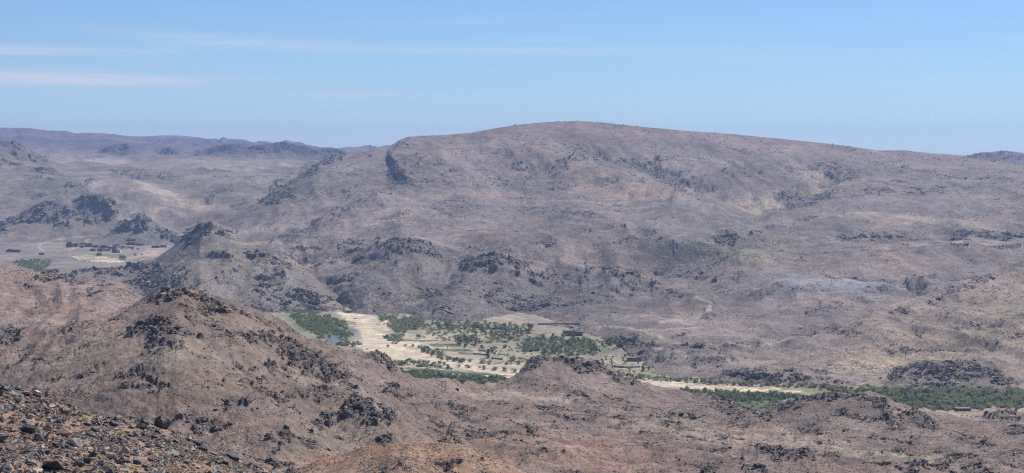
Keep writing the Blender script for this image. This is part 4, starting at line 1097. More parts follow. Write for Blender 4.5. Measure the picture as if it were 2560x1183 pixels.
# the smaller dark stones between the boulders of the near slope
q = PATCH['near_slope']
P, i, q = sample_patch('near_slope', 6500, np.clip(1.15 - q['PX'] / 560, .3, 1) * np.clip(.35 + fbm(q['PX'] / 60, q['PY'] / 30, 3, 12), .08, 1))
size = np.exp(rng.uniform(math.log(4), math.log(16), len(P))) * P[:, 1] / F
scatter('dark_stones', P, size[:, None] * rng.uniform(.6, 1.35, (len(P), 3)) * np.array([1, 1, .75]), rand_rot(len(P), .5), src_rock, varnish)
# dry scrub dotted over the hills
scrub_leaf = leaf_mat('scrub_leaf', (.25, .23, .14), (.15, .15, .09))
allp, alls, allr = [], [], []
for p, n, lo, hi in [('near_land', 14000, 2, 6), ('orange_hill', 500, 2.5, 6), ('right_slope', 2200, 2, 4.5), ('mountain', 14000, 1.6, 4.5), ('middle_hill', 2500, 1.6, 5), ('red_slope', 1500, 2, 5), ('mound_a', 300, 2, 6), ('mound_b', 500, 2, 6), ('near_slope', 160, 4, 10)]:
    q = PATCH[p]
    x, y = q['W'][..., 0], q['W'][..., 1]
    wv = np.clip(.25 + fbm(x / (q['mpp'] * 160), y / (q['mpp'] * 200), 3, 77), .02, 1)
    P, i, q = sample_patch(p, n, wv)
    size = np.exp(rng.uniform(math.log(lo), math.log(hi), n)) * P[:, 1] / F
    allp.append(P); alls.append(size[:, None] * rng.uniform(.8, 1.2, (n, 3))); allr.append(rand_rot(n, .05))
src_tuft = [o for o in COL.objects if o.name.startswith('foliage')][:4]
scatter('dry_scrub', np.concatenate(allp), np.concatenate(alls), np.concatenate(allr), src_tuft, scrub_leaf)

# ------------------------------------------------------------------ trees and bushes of the valley
def crown_mesh(seed, n=340, kind='tree'):
    r = random.Random(seed)
    lobes = []
    for k in range(7 if kind == 'tree' else 6):
        if kind == 'tree':
            c = Vector((r.uniform(-.3, .3), r.uniform(-.3, .3), r.uniform(.14, .78))); rad = r.uniform(.16, .28)
        elif kind == 'tall':
            c = Vector((r.uniform(-.09, .09), r.uniform(-.09, .09), r.uniform(.25, .85))); rad = r.uniform(.1, .17)
        else:
            c = Vector((r.uniform(-.38, .38), r.uniform(-.3, .3), r.uniform(.1, .6))); rad = r.uniform(.2, .36)
        lobes.append((c, rad))
    vs_, fs = [], []
    for k in range(n):
        c, rad = r.choice(lobes)
        d = Vector((r.gauss(0, 1), r.gauss(0, 1), r.gauss(0, 1))).normalized()
        p = c + d * rad * r.random() ** .4
        if p.z < .02: p.z = .02
        nrm = (d + Vector((r.gauss(0, .6), r.gauss(0, .6), r.gauss(0, .6)))).normalized()
        u = nrm.orthogonal().normalized(); v = nrm.cross(u)
        a = r.uniform(0, 6.28); s = r.uniform(.03, .075)
        uu = (u * math.cos(a) + v * math.sin(a)) * s; vv = (v * math.cos(a) - u * math.sin(a)) * s * .7
        b0 = len(vs_)
        vs_ += [p + uu, p + vv, p - uu, p - vv]
        fs.append((b0, b0 + 1, b0 + 2, b0 + 3))
    me = bpy.data.meshes.new('crown')
    me.from_pydata([tuple(v) for v in vs_], [], fs)
    return me
def trunk_mesh(seed, h=.5):
    r = random.Random(seed)
    bm = bmesh.new()
    def limb(a, b_, r1, r2):
        d = b_ - a
        bmesh.ops.create_cone(bm, segments=6, radius1=r1, radius2=r2, depth=d.length, matrix=Matrix.Translation((a + b_) / 2) @ d.to_track_quat('Z', 'Y').to_matrix().to_4x4())
    top = Vector((r.uniform(-.04, .04), r.uniform(-.04, .04), h * .6))
    limb(Vector((0, 0, -.05)), top, .04, .028)
    for k in range(4):
        a = k * 1.57 + r.random()
        limb(top, top + Vector((math.cos(a) * .16, math.sin(a) * .16, h * .6)), .022, .008)
    me = bpy.data.meshes.new('trunk'); bm.to_mesh(me); bm.free()
    me.materials.append(bark)
    return me
bark = plain_mat('bark', [(.1, .075, .055), (.17, .13, .1)], 4)
LEAF = {'green': leaf_mat('tree_leaf_green', (.17, .22, .095), (.24, .275, .125)), 'dark': leaf_mat('tree_leaf_dark', (.09, .12, .068), (.135, .165, .092)),
        'olive': leaf_mat('tree_leaf_olive', (.215, .245, .135), (.29, .305, .175)), 'pale': leaf_mat('tree_leaf_pale', (.16, .18, .1), (.21, .22, .12))}
CR = {}
for lf in LEAF:
    for kd, cnt in (('tree', 4), ('bush', 4), ('tall', 2)):
        CR[(lf, kd)] = []
        for k in range(cnt):
            me = crown_mesh(100 + k * 7 + len(kd), 340 if kd != 'bush' else 380, kd)
            me.materials.append(LEAF[lf])
            CR[(lf, kd)].append(me)
TR = [trunk_mesh(k) for k in range(3)]
BST = trunk_mesh(9, .25)
n_tree = 0
def plant(px, py, h, kind='tree', leaf='green', label='', group=None, wide=1.0, loc=None):
    p = loc if loc is not None else on_floor(px, py)
    s = h * p.y / F
    nm = {'tree': 'tree', 'bush': 'bush', 'tall': 'tree'}[kind]
    e = empty(nm, p - Vector((0, 0, .15)), random.uniform(0, 6.28))
    e.scale = (s * wide, s * wide, s)
    tag(e, label, nm, group)
    link('crown', random.choice(CR[(leaf, kind)]), None, e)
    link('trunk' if nm == 'tree' else 'stem', random.choice(TR) if nm == 'tree' else BST, None, e)
    return e
def poly_fill(poly, n, gap):
    xs_ = [p[0] for p in poly]; ys_ = [p[1] for p in poly]
    pts = []
    for _ in range(n * 40):
        if len(pts) >= n: break
        x, y = random.uniform(min(xs_), max(xs_)), random.uniform(min(ys_), max(ys_))
        if not inpoly(np.array([x]), np.array([y]), poly)[0]: continue
        if any(inpoly(np.array([x]), np.array([y - dy]), pl)[0] for pl in POOL for dy in (0, 5, 10)): continue
        if any((x - a) ** 2 + ((y - b_) * 2.5) ** 2 < gap * gap for a, b_ in pts): continue
        pts.append((x, y))
    return pts
# single plants one can point at
for a in [
 (1326,834,32,'tree','dark','tall dark tree standing alone left of the walled mud compound',1.0),
 (1221,896,30,'tree','dark','dark dense tree beside the terrace wall in mid valley',.9),
 (1232,876,14,'bush','dark','grey green bush leaning on the dark tree in mid valley',1.2),
 (1051,846,16,'bush','green','two lobed green bush on the bare ground below the thicket',1.5),
 (1014,866,8,'bush','green','low bush on the sand, left of a rounder one',1.6),(1030,868,11,'bush','green','small round bush on the sand beside the long hedge',1.2),
 (1058,880,10,'bush','green','low bush in the sand below the start of the long hedge',1.5),(969,868,9,'bush','dark','dark bush alone in the middle of the pale riverbed',1.5),
 (965,846,14,'bush','dark','dark bushes at the tip of the thicket on the riverbed',1.6),(1175,905,12,'bush','green','round bush just past the end of the long hedge',1.1),
 (1208,909,18,'bush','olive','olive bush on the low terrace above the riverbed',1.3),(1223,912,12,'bush','green','small green bush right of the olive terrace bush',1.2),(1226,904,8,'bush','dark','small dark bush at the foot of the dark tree',1.2),
 (1148,919,11,'bush','green','round bush alone right of the hedge on the gravel',1.1),(1170,920,11,'bush','green','wide flat bush, leftmost of the row of five by the stream',2.2),(1208,924,15,'bush','green','spiky topped bush, second in the row of five by the stream',1.4),
 (1234,926,13,'bush','green','broad bush, middle of the row of five by the stream',1.8),(1260,928,14,'bush','green','domed bush, fourth in the row of five by the stream',1.5),(1285,931,14,'bush','green','last bush in the row, beside the black rocky spur',1.4),
 (1298,911,12,'bush','pale','pale grey bush above the last bush in the row',1.5),(1285,903,18,'bush','olive','large olive bush above the row of five bushes',2.0),(1268,912,9,'bush','pale','pale low bush on the gravel left of the large olive bush',2.4),
 (1262,870,14,'bush','dark','dark brownish bush below the field strips edge',1.2),(1293,868,13,'tall','dark','small dark pointed tree at the left end of the grove',1.0),(1222,858,8,'bush','olive','wide low olive bush, left of two below the orchard',3.2),(1260,857,8,'bush','olive','wide low olive bush, right of two below the orchard',3.2),
 (1119,872,9,'tall','dark','thin dark sapling between the two green crop strips',.8),(1716,900,8,'bush','dark','dark bush at the lower end of the curved track',1.2),(1608,930,16,'tall','dark','dark upright tree on the sandy terrace',.9),
 (889,798,5,'bush','dark','small bush on the orange sand near the head of the riverbed',1.8),(918,874,5,'bush','dark','tiny bush on the sand below the green point',1.8),(1240,873,12,'bush','olive','olive bush on the bank right of the crop strips',1.4)]:
    plant(a[0], a[1], a[2], a[3], a[4], a[5], 'single plants on the valley floor', a[6])
groups = [
 # polygon or line, count, gap, height range, kind, leaves, label, group, wide
 ([(640,752),(700,768),(722,776),(715,783),(660,770)], 10, 9, (12, 18), 'tree', ['dark', 'green'], 'dark tree where the valley narrows behind the brown hill', 'trees where the valley narrows', 1.1),
 ([(730,790),(800,800),(856,812),(842,835),(800,828),(760,812)], 34, 9, (9, 14), 'bush', ['green', 'dark', 'olive'], 'green bush in the thicket along the left bank of the riverbed', 'bushes of the left bank thicket', 1.5),
 ([(850,850),(905,858),(912,862),(880,868),(840,862)], 14, 8, (7, 10), 'bush', ['green', 'dark'], 'green bush on the point of land below the blue pools', 'bushes below the blue pools', 1.6),
 ([(850,828),(874,830),(868,850),(848,850)], 8, 7, (8, 11), 'bush', ['green', 'dark'], 'green bush between the two blue pools', 'bushes between the pools', 1.5),
 ([(945,795),(1010,795),(1055,802),(1050,822),(1010,830),(988,855),(975,852),(985,830)], 34, 9, (9, 15), 'bush', ['green', 'olive'], 'green bush in the thicket right of the pale riverbed', 'bushes of the thicket right of the riverbed', 1.5),
 ([(1048,868),(1090,878),(1110,892),(1165,903),(1162,910),(1100,900),(1060,882)], 24, 8, (10, 15), 'bush', ['green', 'dark'], 'green bush in the long hedge below the crop strips', 'bushes of the long hedge', 1.4),
 ([(985,905),(1020,902),(1080,908),(1135,918),(1130,926),(1080,920),(1000,916)], 30, 8, (9, 15), 'bush', ['green', 'dark'], 'green bush in the hedge along the far side of the stream', 'bushes along the far side of the stream', 1.4),
 ([(985,932),(1060,938),(1140,944),(1260,948),(1240,956),(1180,966),(1100,952),(1000,945)], 46, 9, (13, 22), 'tree', ['green', 'olive', 'dark'], 'green tree in the belt along the near side of the stream', 'trees of the belt along the stream', 1.2),
 ([(1060,803),(1180,808),(1300,815),(1310,840),(1200,842),(1120,830),(1060,815)], 60, 10, (9, 17), 'tree', ['dark', 'green', 'olive', 'pale'], 'small orchard tree in the terraced gardens under the hillside', 'orchard trees in the terraced gardens', 1.1),
 ([(1140,850),(1200,845),(1205,872),(1165,870),(1145,862)], 18, 9, (12, 18), 'tree', ['dark', 'green', 'pale'], 'leafy tree in the clump at the right end of the crop strips', 'trees of the clump beside the crop strips', 1.1),
 ([(1230,838),(1300,842),(1310,850),(1240,850)], 12, 8, (8, 12), 'bush', ['dark', 'green'], 'dark garden bush behind the fallow strip', 'garden bushes behind the fallow strip', 1.5),
 ([(1296,868),(1330,850),(1400,846),(1460,852),(1500,868),(1498,890),(1450,893),(1380,888),(1310,884)], 62, 10, (13, 20), 'tree', ['green', 'dark', 'olive'], 'green tree in the dense grove below the walled mud compound', 'trees of the grove below the compound', 1.2),
 ([(1505,858),(1560,856),(1640,862),(1640,870),(1560,870),(1505,868)], 22, 9, (11, 17), 'tree', ['green', 'dark'], 'green tree in the row right of the grove under the rocks', 'trees of the row right of the grove', 1.1),
 ([(1500,895),(1600,888),(1650,900),(1640,935),(1560,938),(1500,910)], 24, 13, (8, 15), 'tree', ['pale', 'dark', 'olive'], 'thin scattered tree on the dry terraces behind the rocky spur', 'scattered trees on the dry terraces', .9),
 ([(1640,895),(1690,895),(1690,908),(1640,908)], 6, 9, (7, 11), 'bush', ['olive', 'green'], 'olive bush near the foot of the curved track', 'bushes near the curved track', 1.3),
 ([(1570,940),(1660,945),(1760,955),(1750,959),(1650,952),(1570,946)], 22, 9, (10, 16), 'bush', ['olive', 'green'], 'olive green bush on the far bank of the lower riverbed', 'bushes on the far bank of the lower riverbed', 1.3),
 ([(1760,952),(1880,958),(1980,962),(2060,966),(2060,972),(1900,968),(1770,962)], 30, 10, (9, 16), 'bush', ['olive', 'green', 'dark'], 'grey green bush between the lower riverbed and the dark mound', 'bushes below the dark mound', 1.3),
 ([(1680,975),(1760,982),(1870,988),(2000,992),(1990,1003),(1860,1003),(1780,994),(1700,984)], 48, 9, (12, 20), 'tree', ['green', 'dark', 'olive'], 'green tree in the belt on the near bank of the lower riverbed', 'trees on the near bank of the lower riverbed', 1.1),
 ([(2060,975),(2200,980),(2380,985),(2580,990),(2580,1018),(2420,1020),(2330,1026),(2240,1015),(2150,995),(2060,985)], 80, 12, (15, 25), 'tree', ['olive', 'green', 'dark'], 'green tree in the broad belt filling the valley at right', 'trees of the broad belt at right', 1.2),
]
for poly, n, gap, hr, kind, leaves, lb, gr, wide in groups:
    for (x, y) in poly_fill(poly, n, gap):
        lf = random.choice(leaves)
        xs_ = [q_[0] for q_ in poly]; f_ = (x - min(xs_)) / (max(xs_) - min(xs_))
        w_ = lb.split()
        while w_[0] in ('green', 'dark', 'olive', 'grey', 'small', 'leafy', 'thin'): w_ = w_[1:]
        l2 = {'green': 'mid green', 'dark': 'dark green', 'olive': 'grey green', 'pale': 'pale yellowish'}[lf] + ' ' + ' '.join(w_)
        l2 = l2.replace(' scattered ', ' thin ') + (', left end' if f_ < .33 else ', middle' if f_ < .67 else ', right end')
        plant(x, y, random.uniform(*hr), kind, lf, l2, gr, wide * random.uniform(.85, 1.2))
# village trees
for (px, py, h, kd, lf, lb, wd) in [(303,650,15,'tree','dark','big dark tree on the field edge below the village',1.2),(311,650,12,'tree','dark','lower half of the dark tree pair below the village',1.2),(338,640,8,'tree','dark','small dark tree right of the tree pair below the village',1.2),
  (299,622,8,'tree','dark','dark tree beside the white house in the village',1.1),(306,624,9,'tree','dark','dense village tree in front of the upper houses',1.2),(318,622,9,'tree','green','green village tree below the long upper house',1.3),(330,625,7,'tree','dark','low village tree right of the green one',1.5),(344,625,7,'tree','dark','dark village tree at the right end of the tree row',1.4),(355,638,6,'bush','dark','dark bush beside the pink field strip',1.4),
  (191,650,4,'bush','dark','first bush of the row at the pale field edge',1.5),(203,651,4,'bush','dark','second bush of the row at the pale field edge',1.5),(211,653,5,'bush','dark','third and largest bush of the row at the pale field edge',1.5),(224,655,4,'bush','dark','last bush of the row at the pale field edge',1.5),(252,656,4,'bush','green','green bush on the near edge of the pale field',1.3),(264,658,4,'bush','dark','dark bush on the near edge of the pale field',1.3),(54,652,6,'bush','dark','dark bush on top of the reed bed at left',1.4),(62,653,5,'bush','dark','smaller dark bush right of the one above the reed bed',1.4)]:
    plant(px, py, h, kd, lf, lb, 'trees and bushes round the village', wd)

# masses that read as one: thickets, reeds
def mass(name, poly, n, hr, leaf, wide):
    src = [o for o in COL.objects if o.name.startswith('crown') and o.data.materials[0] == LEAF[leaf]][:5]
    xs_ = [p[0] for p in poly]; ys_ = [p[1] for p in poly]
    x = rng.uniform(min(xs_), max(xs_), n * 4); y = rng.uniform(min(ys_), max(ys_), n * 4)
    k = inpoly(x, y, poly)
    for pl in POOL:
        for dy in (0, 4, 8, 12): k &= ~inpoly(x, y - dy, pl)
    k &= fbm(x / 22, y / 8, 3, 19, .6) > -.22
    x, y = x[k][:n], y[k][:n]
    x = x + rng.normal(0, 5, len(x)); y = y + rng.normal(0, 1.6, len(y))
    P = at(x, y, plane_d(y)); P[:, 2] -= .3
    s = rng.uniform(*hr, len(x)) * P[:, 1] / F
    scatter(name, P, np.stack([s * wide, s * wide, s], 1), rand_rot(len(x), .05), src, LEAF[leaf])
mass('thicket', [(722,782),(760,776),(800,786),(858,806),(880,832),(868,850),(845,838),(800,834),(765,818)], 420, (6, 10), 'green', 1.4)
mass('thicket', [(735,800),(800,812),(840,830),(846,862),(905,862),(880,870),(830,868),(780,834)], 200, (6, 9), 'green', 1.4)
mass('thicket', [(935,788),(1000,790),(1062,798),(1058,818),(1012,830),(990,860),(970,855),(985,830),(985,808)], 260, (6, 10), 'olive', 1.4)
mass('thicket', [(2040,972),(2200,974),(2580,980),(2580,1020),(2420,1022),(2330,1027),(2230,1014),(2130,994)], 800, (9, 17), 'olive', 1.4)
mass('thicket', [(1690,976),(1880,985),(2010,990),(2000,1003),(1860,1003),(1770,994)], 260, (8, 14), 'green', 1.3)
mass('thicket', [(985,928),(1140,940),(1270,948),(1240,957),(1180,964),(1080,950),(990,944)], 300, (8, 14), 'green', 1.3)
mass('thicket', [(1296,866),(1340,850),(1440,850),(1500,870),(1498,890),(1400,890),(1310,882)], 110, (8, 13), 'olive', 1.3)
mass('undergrowth', [(1050,800),(1320,812),(1320,850),(1180,860),(1090,850),(1060,830)], 420, (3, 8), 'olive', 1.6)
mass('undergrowth', [(1200,870),(1320,860),(1330,905),(1220,915)], 160, (2, 6), 'olive', 1.8)
mass('undergrowth', [(1300,845),(1500,852),(1640,860),(1640,872),(1500,880),(1300,880)], 160, (4, 9), 'green', 1.5)
mass('undergrowth', [(1580,942),(1990,962),(2060,970),(1980,970),(1760,960),(1580,950)], 160, (3, 8), 'olive', 1.6)
mass('undergrowth', [(1780,996),(2000,1003),(1990,1015),(1900,1034),(1840,1015)], 120, (3, 9), 'green', 1.6)
mass('undergrowth', [(1480,885),(1680,890),(1720,945),(1560,945)], 160, (2, 5), 'olive', 1.6)
mass('reed_bed', [(32,655),(60,649),(110,650),(135,655),(118,668),(95,684),(50,676)], 260, (3, 6), 'green', 1.3)

# ------------------------------------------------------------------ buildings
mud = plain_mat('mud_wall', [(.13, .09, .072), (.19, .135, .105)], .8)
mud_red = plain_mat('red_mud_wall', [(.22, .105, .075), (.3, .15, .11)], .8)
mud_pale = plain_mat('pale_mud_wall', [(.36, .28, .22), (.46, .37, .3)], .8)
white = plain_mat('whitewash', [(.66, .68, .7), (.76, .77, .78)], 1.0)
roofm = plain_mat('earth_roof', [(.2, .15, .12), (.28, .22, .18)], .9)
wood = plain_mat('door_wood', [(.05, .035, .03), (.09, .06, .045)], 3)
def box(name, x0, x1, y0, y1, z0, z1, mat, parent):
    v = np.array([(x, y, z) for z in (z0, z1) for x, y in ((x0, y0), (x1, y0), (x1, y1), (x0, y1))], float)
    f = np.array([(0, 3, 2, 1), (4, 5, 6, 7), (0, 1, 5, 4), (1, 2, 6, 5), (2, 3, 7, 6), (3, 0, 4, 7)])
    return link(name, np_mesh(name, v, f), mat, parent)
def house(px0, px1, ytop, ybase, label, mat=mud, depth=.8, rz=None, extra=None, name='mud_house'):
    p = on_floor((px0 + px1) / 2, ybase)
    k = p.y / F
    w = (px1 - px0) * k; h = .8 * (ybase - ytop) * k; dp = max(6.0, w * depth)
    e = empty(name, p - Vector((0, 0, .2)), random.uniform(-.35, .1) if rz is None else rz)
    tag(e, label, 'house', 'houses of the village')
    box('wall', -w/2, w/2, 0, dp, 0, h, mat, e)
    t = .45
    box('roof', -w/2 + t, w/2 - t, t, dp - t, h - .25, h + .02, roofm, e)
    for (a, b_, c, d_) in ((-w/2, w/2, 0, t), (-w/2, w/2, dp - t, dp), (-w/2, -w/2 + t, t, dp - t), (w/2 - t, w/2, t, dp - t)):
        box('parapet', a, b_, c, d_, h + .021, h + .55, mat, e)
    box('door', -.7, .7, -.08, -.003, .2, min(2.3, h * .7), wood, e)
    for sx in (-.3, .3):
        if w > 9: box('window', w * sx - .5, w * sx + .5, -.06, -.003, h * .5, min(h - .5, h * .5 + 1.1), wood, e)
    if extra:
        a, b_, hh = extra
        box('upper_storey', w * a, w * b_, dp * .3, dp * .9, h + .03, h + hh, mat, e)
    return e
house(165,182,607,618.5,'two storey brown mud house at the left end of the village',extra=(-.4, .3, 2.6))
house(183,194.5,607,617.5,'tall narrow brown house next to the leftmost two storey house',depth=.9)
house(198,214,607,611.5,'low brown house behind the gap in the upper left row')
house(198,210,613.5,619,'small dark house in front of the low house in the left row')
house(212,229,610,617.5,'long brown house in the middle of the left row',extra=(-.2, .4, 2.2))
house(230.5,246,613,619,'brown house closing the right end of the left row')
house(225,237,621.5,628,'dark box shaped house standing apart on the field edge')
house(241,258,620.5,629,'reddish house with a lit side wall on the field edge',mat=mud_red,rz=-.5)
house(248,268,614,620.5,'wide brown house behind the reddish house',extra=(-.4, .1, 2.0))
house(254,273,606.5,610.5,'low long house in the upper middle of the village')
house(270,289,617,624.5,'brown stepped house left of the white house',extra=(0, .45, 2.2))
house(280,292.5,624,632,'dark house joined to the white house',rz=0.0)
house(293,301,624,632,'white house at the lower edge of the village',mat=white,rz=-.1)
house(280,300,610,615.5,'pale house with a bright wall in the upper village',mat=mud_pale,rz=-.4)
house(314,339,607,613.5,'largest long brown house in the upper right of the village',extra=(-.45, 0, 2.2))
house(340,359,610,614,'low brown house right of the largest long house')
house(379,398,614,620,'brown house on the track right of the village',rz=.05)
house(399,416,613.5,619,'low dark house at the far right end of the village',rz=.1)
house(240,249,632,639,'small red cube of a house alone on the field',mat=mud_red,rz=-.6)
house(15,50,624,631,'long low dark house at the left edge of the valley',rz=-.05,depth=.3,extra=(-.4, -.1, 1.8))
house(97,109,632,637,'small dark hut between the long low house and the village',rz=0)
house(302,312,614,620,'pale yellow house half hidden by the village trees',mat=mud_pale)
house(320,335,617,621,'pale low house among the village trees',mat=mud_pale)
house(262,276,622,628,'small white walled house left of the stepped house',mat=mud_pale,rz=-.3)
# ruined enclosure above the village
p, _, _ = pick_vertex('pointed', 326, 603)
e = empty('ruined_enclosure', p, .0)
tag(e, 'ruined roofless stone enclosure on the slope above the village', 'ruin')
for (a, b_, c, d_, hh) in ((-8, 8, 0, .6, 2.2), (-8, 8, 9, 9.6, 3.4), (-8, -7.4, .61, 8.99, 2.4), (7.4, 8, .61, 8.99, 3.4)):
    box('wall', a, b_, c, d_, -1.5, hh, mud, e)

# walled compound
p = on_floor(1433.5, 840.5)
k = p.y / F
w = 47 * k; dp = 15.0; h = 11 * k
e = empty('walled_compound', p - Vector((0, 0, .2)), R(4))
tag(e, 'dark brown walled mud compound with an open courtyard above the grove', 'farmhouse')
t = .5
box('wall', -w/2, w/2, 0, t, 0, h, mud, e)
box('wall', -w/2, w/2, dp - t, dp, 0, h + .5, mud, e)
box('wall', -w/2, -w/2 + t, t + .003, dp - t - .003, 0, h - .1, mud, e)
box('wall', w/2 - t, w/2, t + .003, dp - t - .003, 0, h - .1, mud, e)
rm = box('room', -w/2 + t + .003, w * .08, dp * .55, dp - t - .003, 0, h + .1, mud, e)
box('roof', -w/2 + t + .1, w * .08 - .1, dp * .55 + .1, dp - t - .1, h + .103, h + .25, roofm, rm)
rm = box('room', w * .2, w/2 - t - .003, t + .003, dp * .6, 0, h + .05, mud, e)
box('roof', w * .2 + .1, w/2 - t - .1, t + .1, dp * .6 - .1, h + .053, h + .2, roofm, rm)
box('courtyard', -w/2 + t + .003, w * .2 - .003, t + .003, dp * .55 - .003, 0, .3, mud_pale, e)
box('door', -1.2, 1.2, -.1, -.003, .2, 2.6, wood, e)
box('water_tank', w * .12, w * .12 + 1.5, dp * .42, dp * .42 + 1.5, .3, h + .9, white, e)

p = on_floor(1586, 904)
k = p.y / F
e = empty('ruined_house', p - Vector((0, 0, .2)), R(-3))
tag(e, 'low ruined stone house among thin trees behind the rocky spur', 'ruin')
w = 38 * k
stone = plain_mat('ruin_stone', [(.14, .12, .115), (.22, .19, .17)], 1.2)
box('wall', -w/2, w/2, 0, .6, 0, 2.4, stone, e)
box('wall', -w/2, w/2, 6.4, 7, 0, 3.0, stone, e)
box('wall', -w/2, -w/2 + .6, .603, 6.397, 0, 2.7, stone, e)
box('wall', w/2 - .6, w/2, .603, 6.397, 0, 2.2, stone, e)
box('roof', -w/2, w * .15, .2, 6.8, 3.003, 3.25, roofm, e)

p = on_floor(2410, 1028)
k = p.y / F
e = empty('brown_house', p - Vector((0, 0, .3)), R(2))
tag(e, 'flat roofed brown house at the edge of the broad tree belt', 'house')
w = 36 * k; h = 7 * k
box('wall', -w/2, w/2, 0, 6, 0, h, mud, e)
box('roof', -w/2 - .3, w/2 + .3, -.4, 6.3, h + .003, h + .35, roofm, e)
box('door', -.6, .6, -.08, -.003, .2, 1.9, wood, e)
p = on_floor(2441, 1004)
e = empty('pale_hut', p - Vector((0, 0, .2)), R(-20))
tag(e, 'small pale hut showing among the trees of the broad belt', 'hut')
box('wall', -1.3, 1.3, 0, 2.6, 0, 3.0, white, e)
box('roof', -1.5, 1.5, -.2, 2.8, 3.003, 3.2, roofm, e)
box('door', -.4, .4, -.06, -.003, .1, 1.9, wood, e)
p = on_floor(1181, 962)
e = empty('field_shed', p - Vector((0, 0, .2)), R(8))
tag(e, 'tiny white shed at the near edge of the stream belt', 'shed')
box('wall', -1.3, 1.3, 0, 1.6, 0, 1.1, white, e)
box('roof', -1.4, 1.4, -.1, 1.7, 1.103, 1.25, roofm, e)

# dry stone terrace walls in the gardens
def garden_wall(pts, label, h=1.2):
    P = [on_floor(*q) for q in pts]
    e = empty('terrace_wall', P[0], 0)
    tag(e, label, 'wall', 'terrace walls of the valley gardens')
    for a, b_ in zip(P[:-1], P[1:]):
        d = b_ - a; L = d.length
        v = []
        n = d.cross(Vector((0, 0, 1))).normalized() * .35
        q0, q1 = a - P[0], b_ - P[0]
        vv = [q0 + n, q1 + n, q1 - n, q0 - n]
        vv = [tuple(x - Vector((0, 0, .3))) for x in vv] + [tuple(x + Vector((0, 0, h * random.uniform(.7, 1.2)))) for x in vv]
        f = np.array([(0, 3, 2, 1), (4, 5, 6, 7), (0, 1, 5, 4), (1, 2, 6, 5), (2, 3, 7, 6), (3, 0, 4, 7)])
        link('wall_run', np_mesh('wall_run', np.array(vv), f), stone, e)
garden_wall([(1184,887),(1196,886),(1208,888),(1220,889)], 'dark stone terrace wall left of the dark dense tree')
garden_wall([(1228,896),(1242,898),(1256,900)], 'dark stone terrace wall right of the dark dense tree')
garden_wall([(1185,819),(1215,823),(1250,824),(1290,826)], 'long dark garden wall under the hillside orchard', 1.6)
garden_wall([(1196,878),(1215,879)], 'short stone wall on the bank below the tree clump')
garden_wall([(1530,918),(1560,920),(1600,919)], 'low stone wall across the dry terraces')
garden_wall([(1095,790),(1130,794),(1165,798)], 'dark stone wall at the foot of the hillside', 1.6)
garden_wall([(1345,812),(1400,811),(1450,814)], 'field wall behind the walled compound', 1.2)

# power line: twin poles with a crossbar, and a pale mast on the foothill
steel = plain_mat('weathered_pole', [(.14, .13, .12), (.2, .185, .17)], 3)
pale = plain_mat('pale_mast', [(.55, .52, .46), (.66, .63, .56)], 3)
def pole(bm, a, b_, r):
    d = b_ - a
    bmesh.ops.create_cone(bm, segments=8, radius1=r, radius2=r * .8, depth=d.length, matrix=Matrix.Translation((a + b_) / 2) @ d.to_track_quat('Z', 'Y').to_matrix().to_4x4())
def bmobj(name, fn, mat, parent):
    bm = bmesh.new(); fn(bm)
    me = bpy.data.meshes.new(name); bm.to_mesh(me); bm.free()
    return link(name, me, mat, parent)
p, _, _ = pick_vertex('near_land', 1108, 976)
k = p.y / F
e = empty('power_pylon', p, 0)
tag(e, 'twin pole power pylon with a crossbar on the near bank of the valley', 'pylon')
hw, hh = 4.2 * k, 20 * k
for sx in (-1, 1):
    bmobj('pole', lambda bm: pole(bm, Vector((sx * hw, 0, -.5)), Vector((sx * hw, 0, hh)), .16), steel, e)
bmobj('crossbar', lambda bm: pole(bm, Vector((-hw * 1.6, 0, hh * .9)), Vector((hw * 1.6, 0, hh * .9)), .11), steel, e)
for sx in (-1.4, 0, 1.4):
    bmobj('insulator', lambda bm: pole(bm, Vector((sx * hw, 0, hh * .9 - .7)), Vector((sx * hw, 0, hh * .9 - .12)), .09), pale, e)
p, _, _ = pick_vertex('mountain', 1268, 652)
k = p.y / F
e = empty('mast', p, 0)
tag(e, 'thin pale mast standing on the foothill in mid valley side', 'mast')
for sx, sy in ((-1, -1), (1, -1), (1, 1), (-1, 1)):
    bmobj('leg', lambda bm: pole(bm, Vector((sx * 1.1, sy * 1.1, -.5)), Vector((sx * .25, sy * .25, 14 * k)), .17), pale, e)
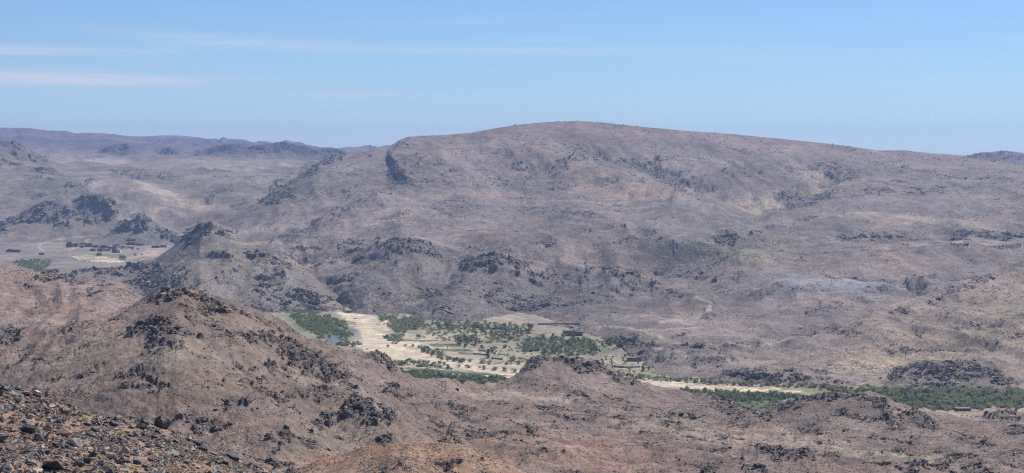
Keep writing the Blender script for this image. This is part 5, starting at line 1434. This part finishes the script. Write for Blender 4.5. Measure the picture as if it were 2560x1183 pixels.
for zz, ww in ((4.5, 3.2), (5.8, 2.4)):
    bmobj('crossarm', lambda bm: pole(bm, Vector((-ww, 0, zz)), Vector((ww, 0, zz)), .13), pale, e)
# stone cairn with a white top at the right edge
p, _, _ = pick_vertex('near_land', 2534, 1150)
k = p.y / F
e = empty('cairn', p, 0)
tag(e, 'stacked stone cairn with a white stone on top near the right edge', 'cairn')
z = 0
for (wd, hh, mt) in ((14, 5, white), (11, 5, varnish), (12, 4, white), (7, 5, varnish)):
    me = hull_rock(int(wd * 31 + z), .7)
    me.materials.append(mt)
    o = link('stone', me, None, e)
    o.scale = (wd * k, wd * k, hh * k / .6); o.location = (0, 0, z + hh * k * .4); o.rotation_euler = (0, 0, z * 3)
    z += hh * k * .8
# dark boulder beside the track at the valley edge
p, _, _ = pick_vertex('near_land', 1144, 979)
k = p.y / F
o = bpy.data.objects.new('boulder', ROCKS[14]); COL.objects.link(o)
o.location = p + Vector((0, 0, 3.5 * k)); o.scale = (16 * k, 12 * k, 20 * k)
tag(o, 'black boulder standing at the bend beside the near valley track', 'boulder')

# ------------------------------------------------------------------ haze
top = max(float(q['W'][..., 2].max()) for q in PATCH.values()) + 6
hb = (-5400, 5400, -1000, 11100, FLOOR - 7.5, top)
hz = box('haze', *hb, None, None)
tag(hz, kind='stuff')
hm = bpy.data.materials.new('haze_air')
hm.use_nodes = True
hm.node_tree.nodes.clear()
pv = hm.node_tree.nodes.new('ShaderNodeVolumePrincipled')
pv.inputs['Color'].default_value = (.42, .62, 1.0, 1)
pv.inputs['Density'].default_value = 6.3e-5
pv.inputs['Density Attribute'].default_value = ''
pv.inputs['Anisotropy'].default_value = .2
oo = hm.node_tree.nodes.new('ShaderNodeOutputMaterial')
hm.node_tree.links.new(pv.outputs[0], oo.inputs['Volume'])
hz.data.materials.clear(); hz.data.materials.append(hm)
print('verts', sum(len(o.data.vertices) for o in COL.objects if o.type == 'MESH' and o.name.split('.')[0] in ('hill', 'far_hills', 'mountain', 'valley_floor')), 'top', top, 'rocks', count)
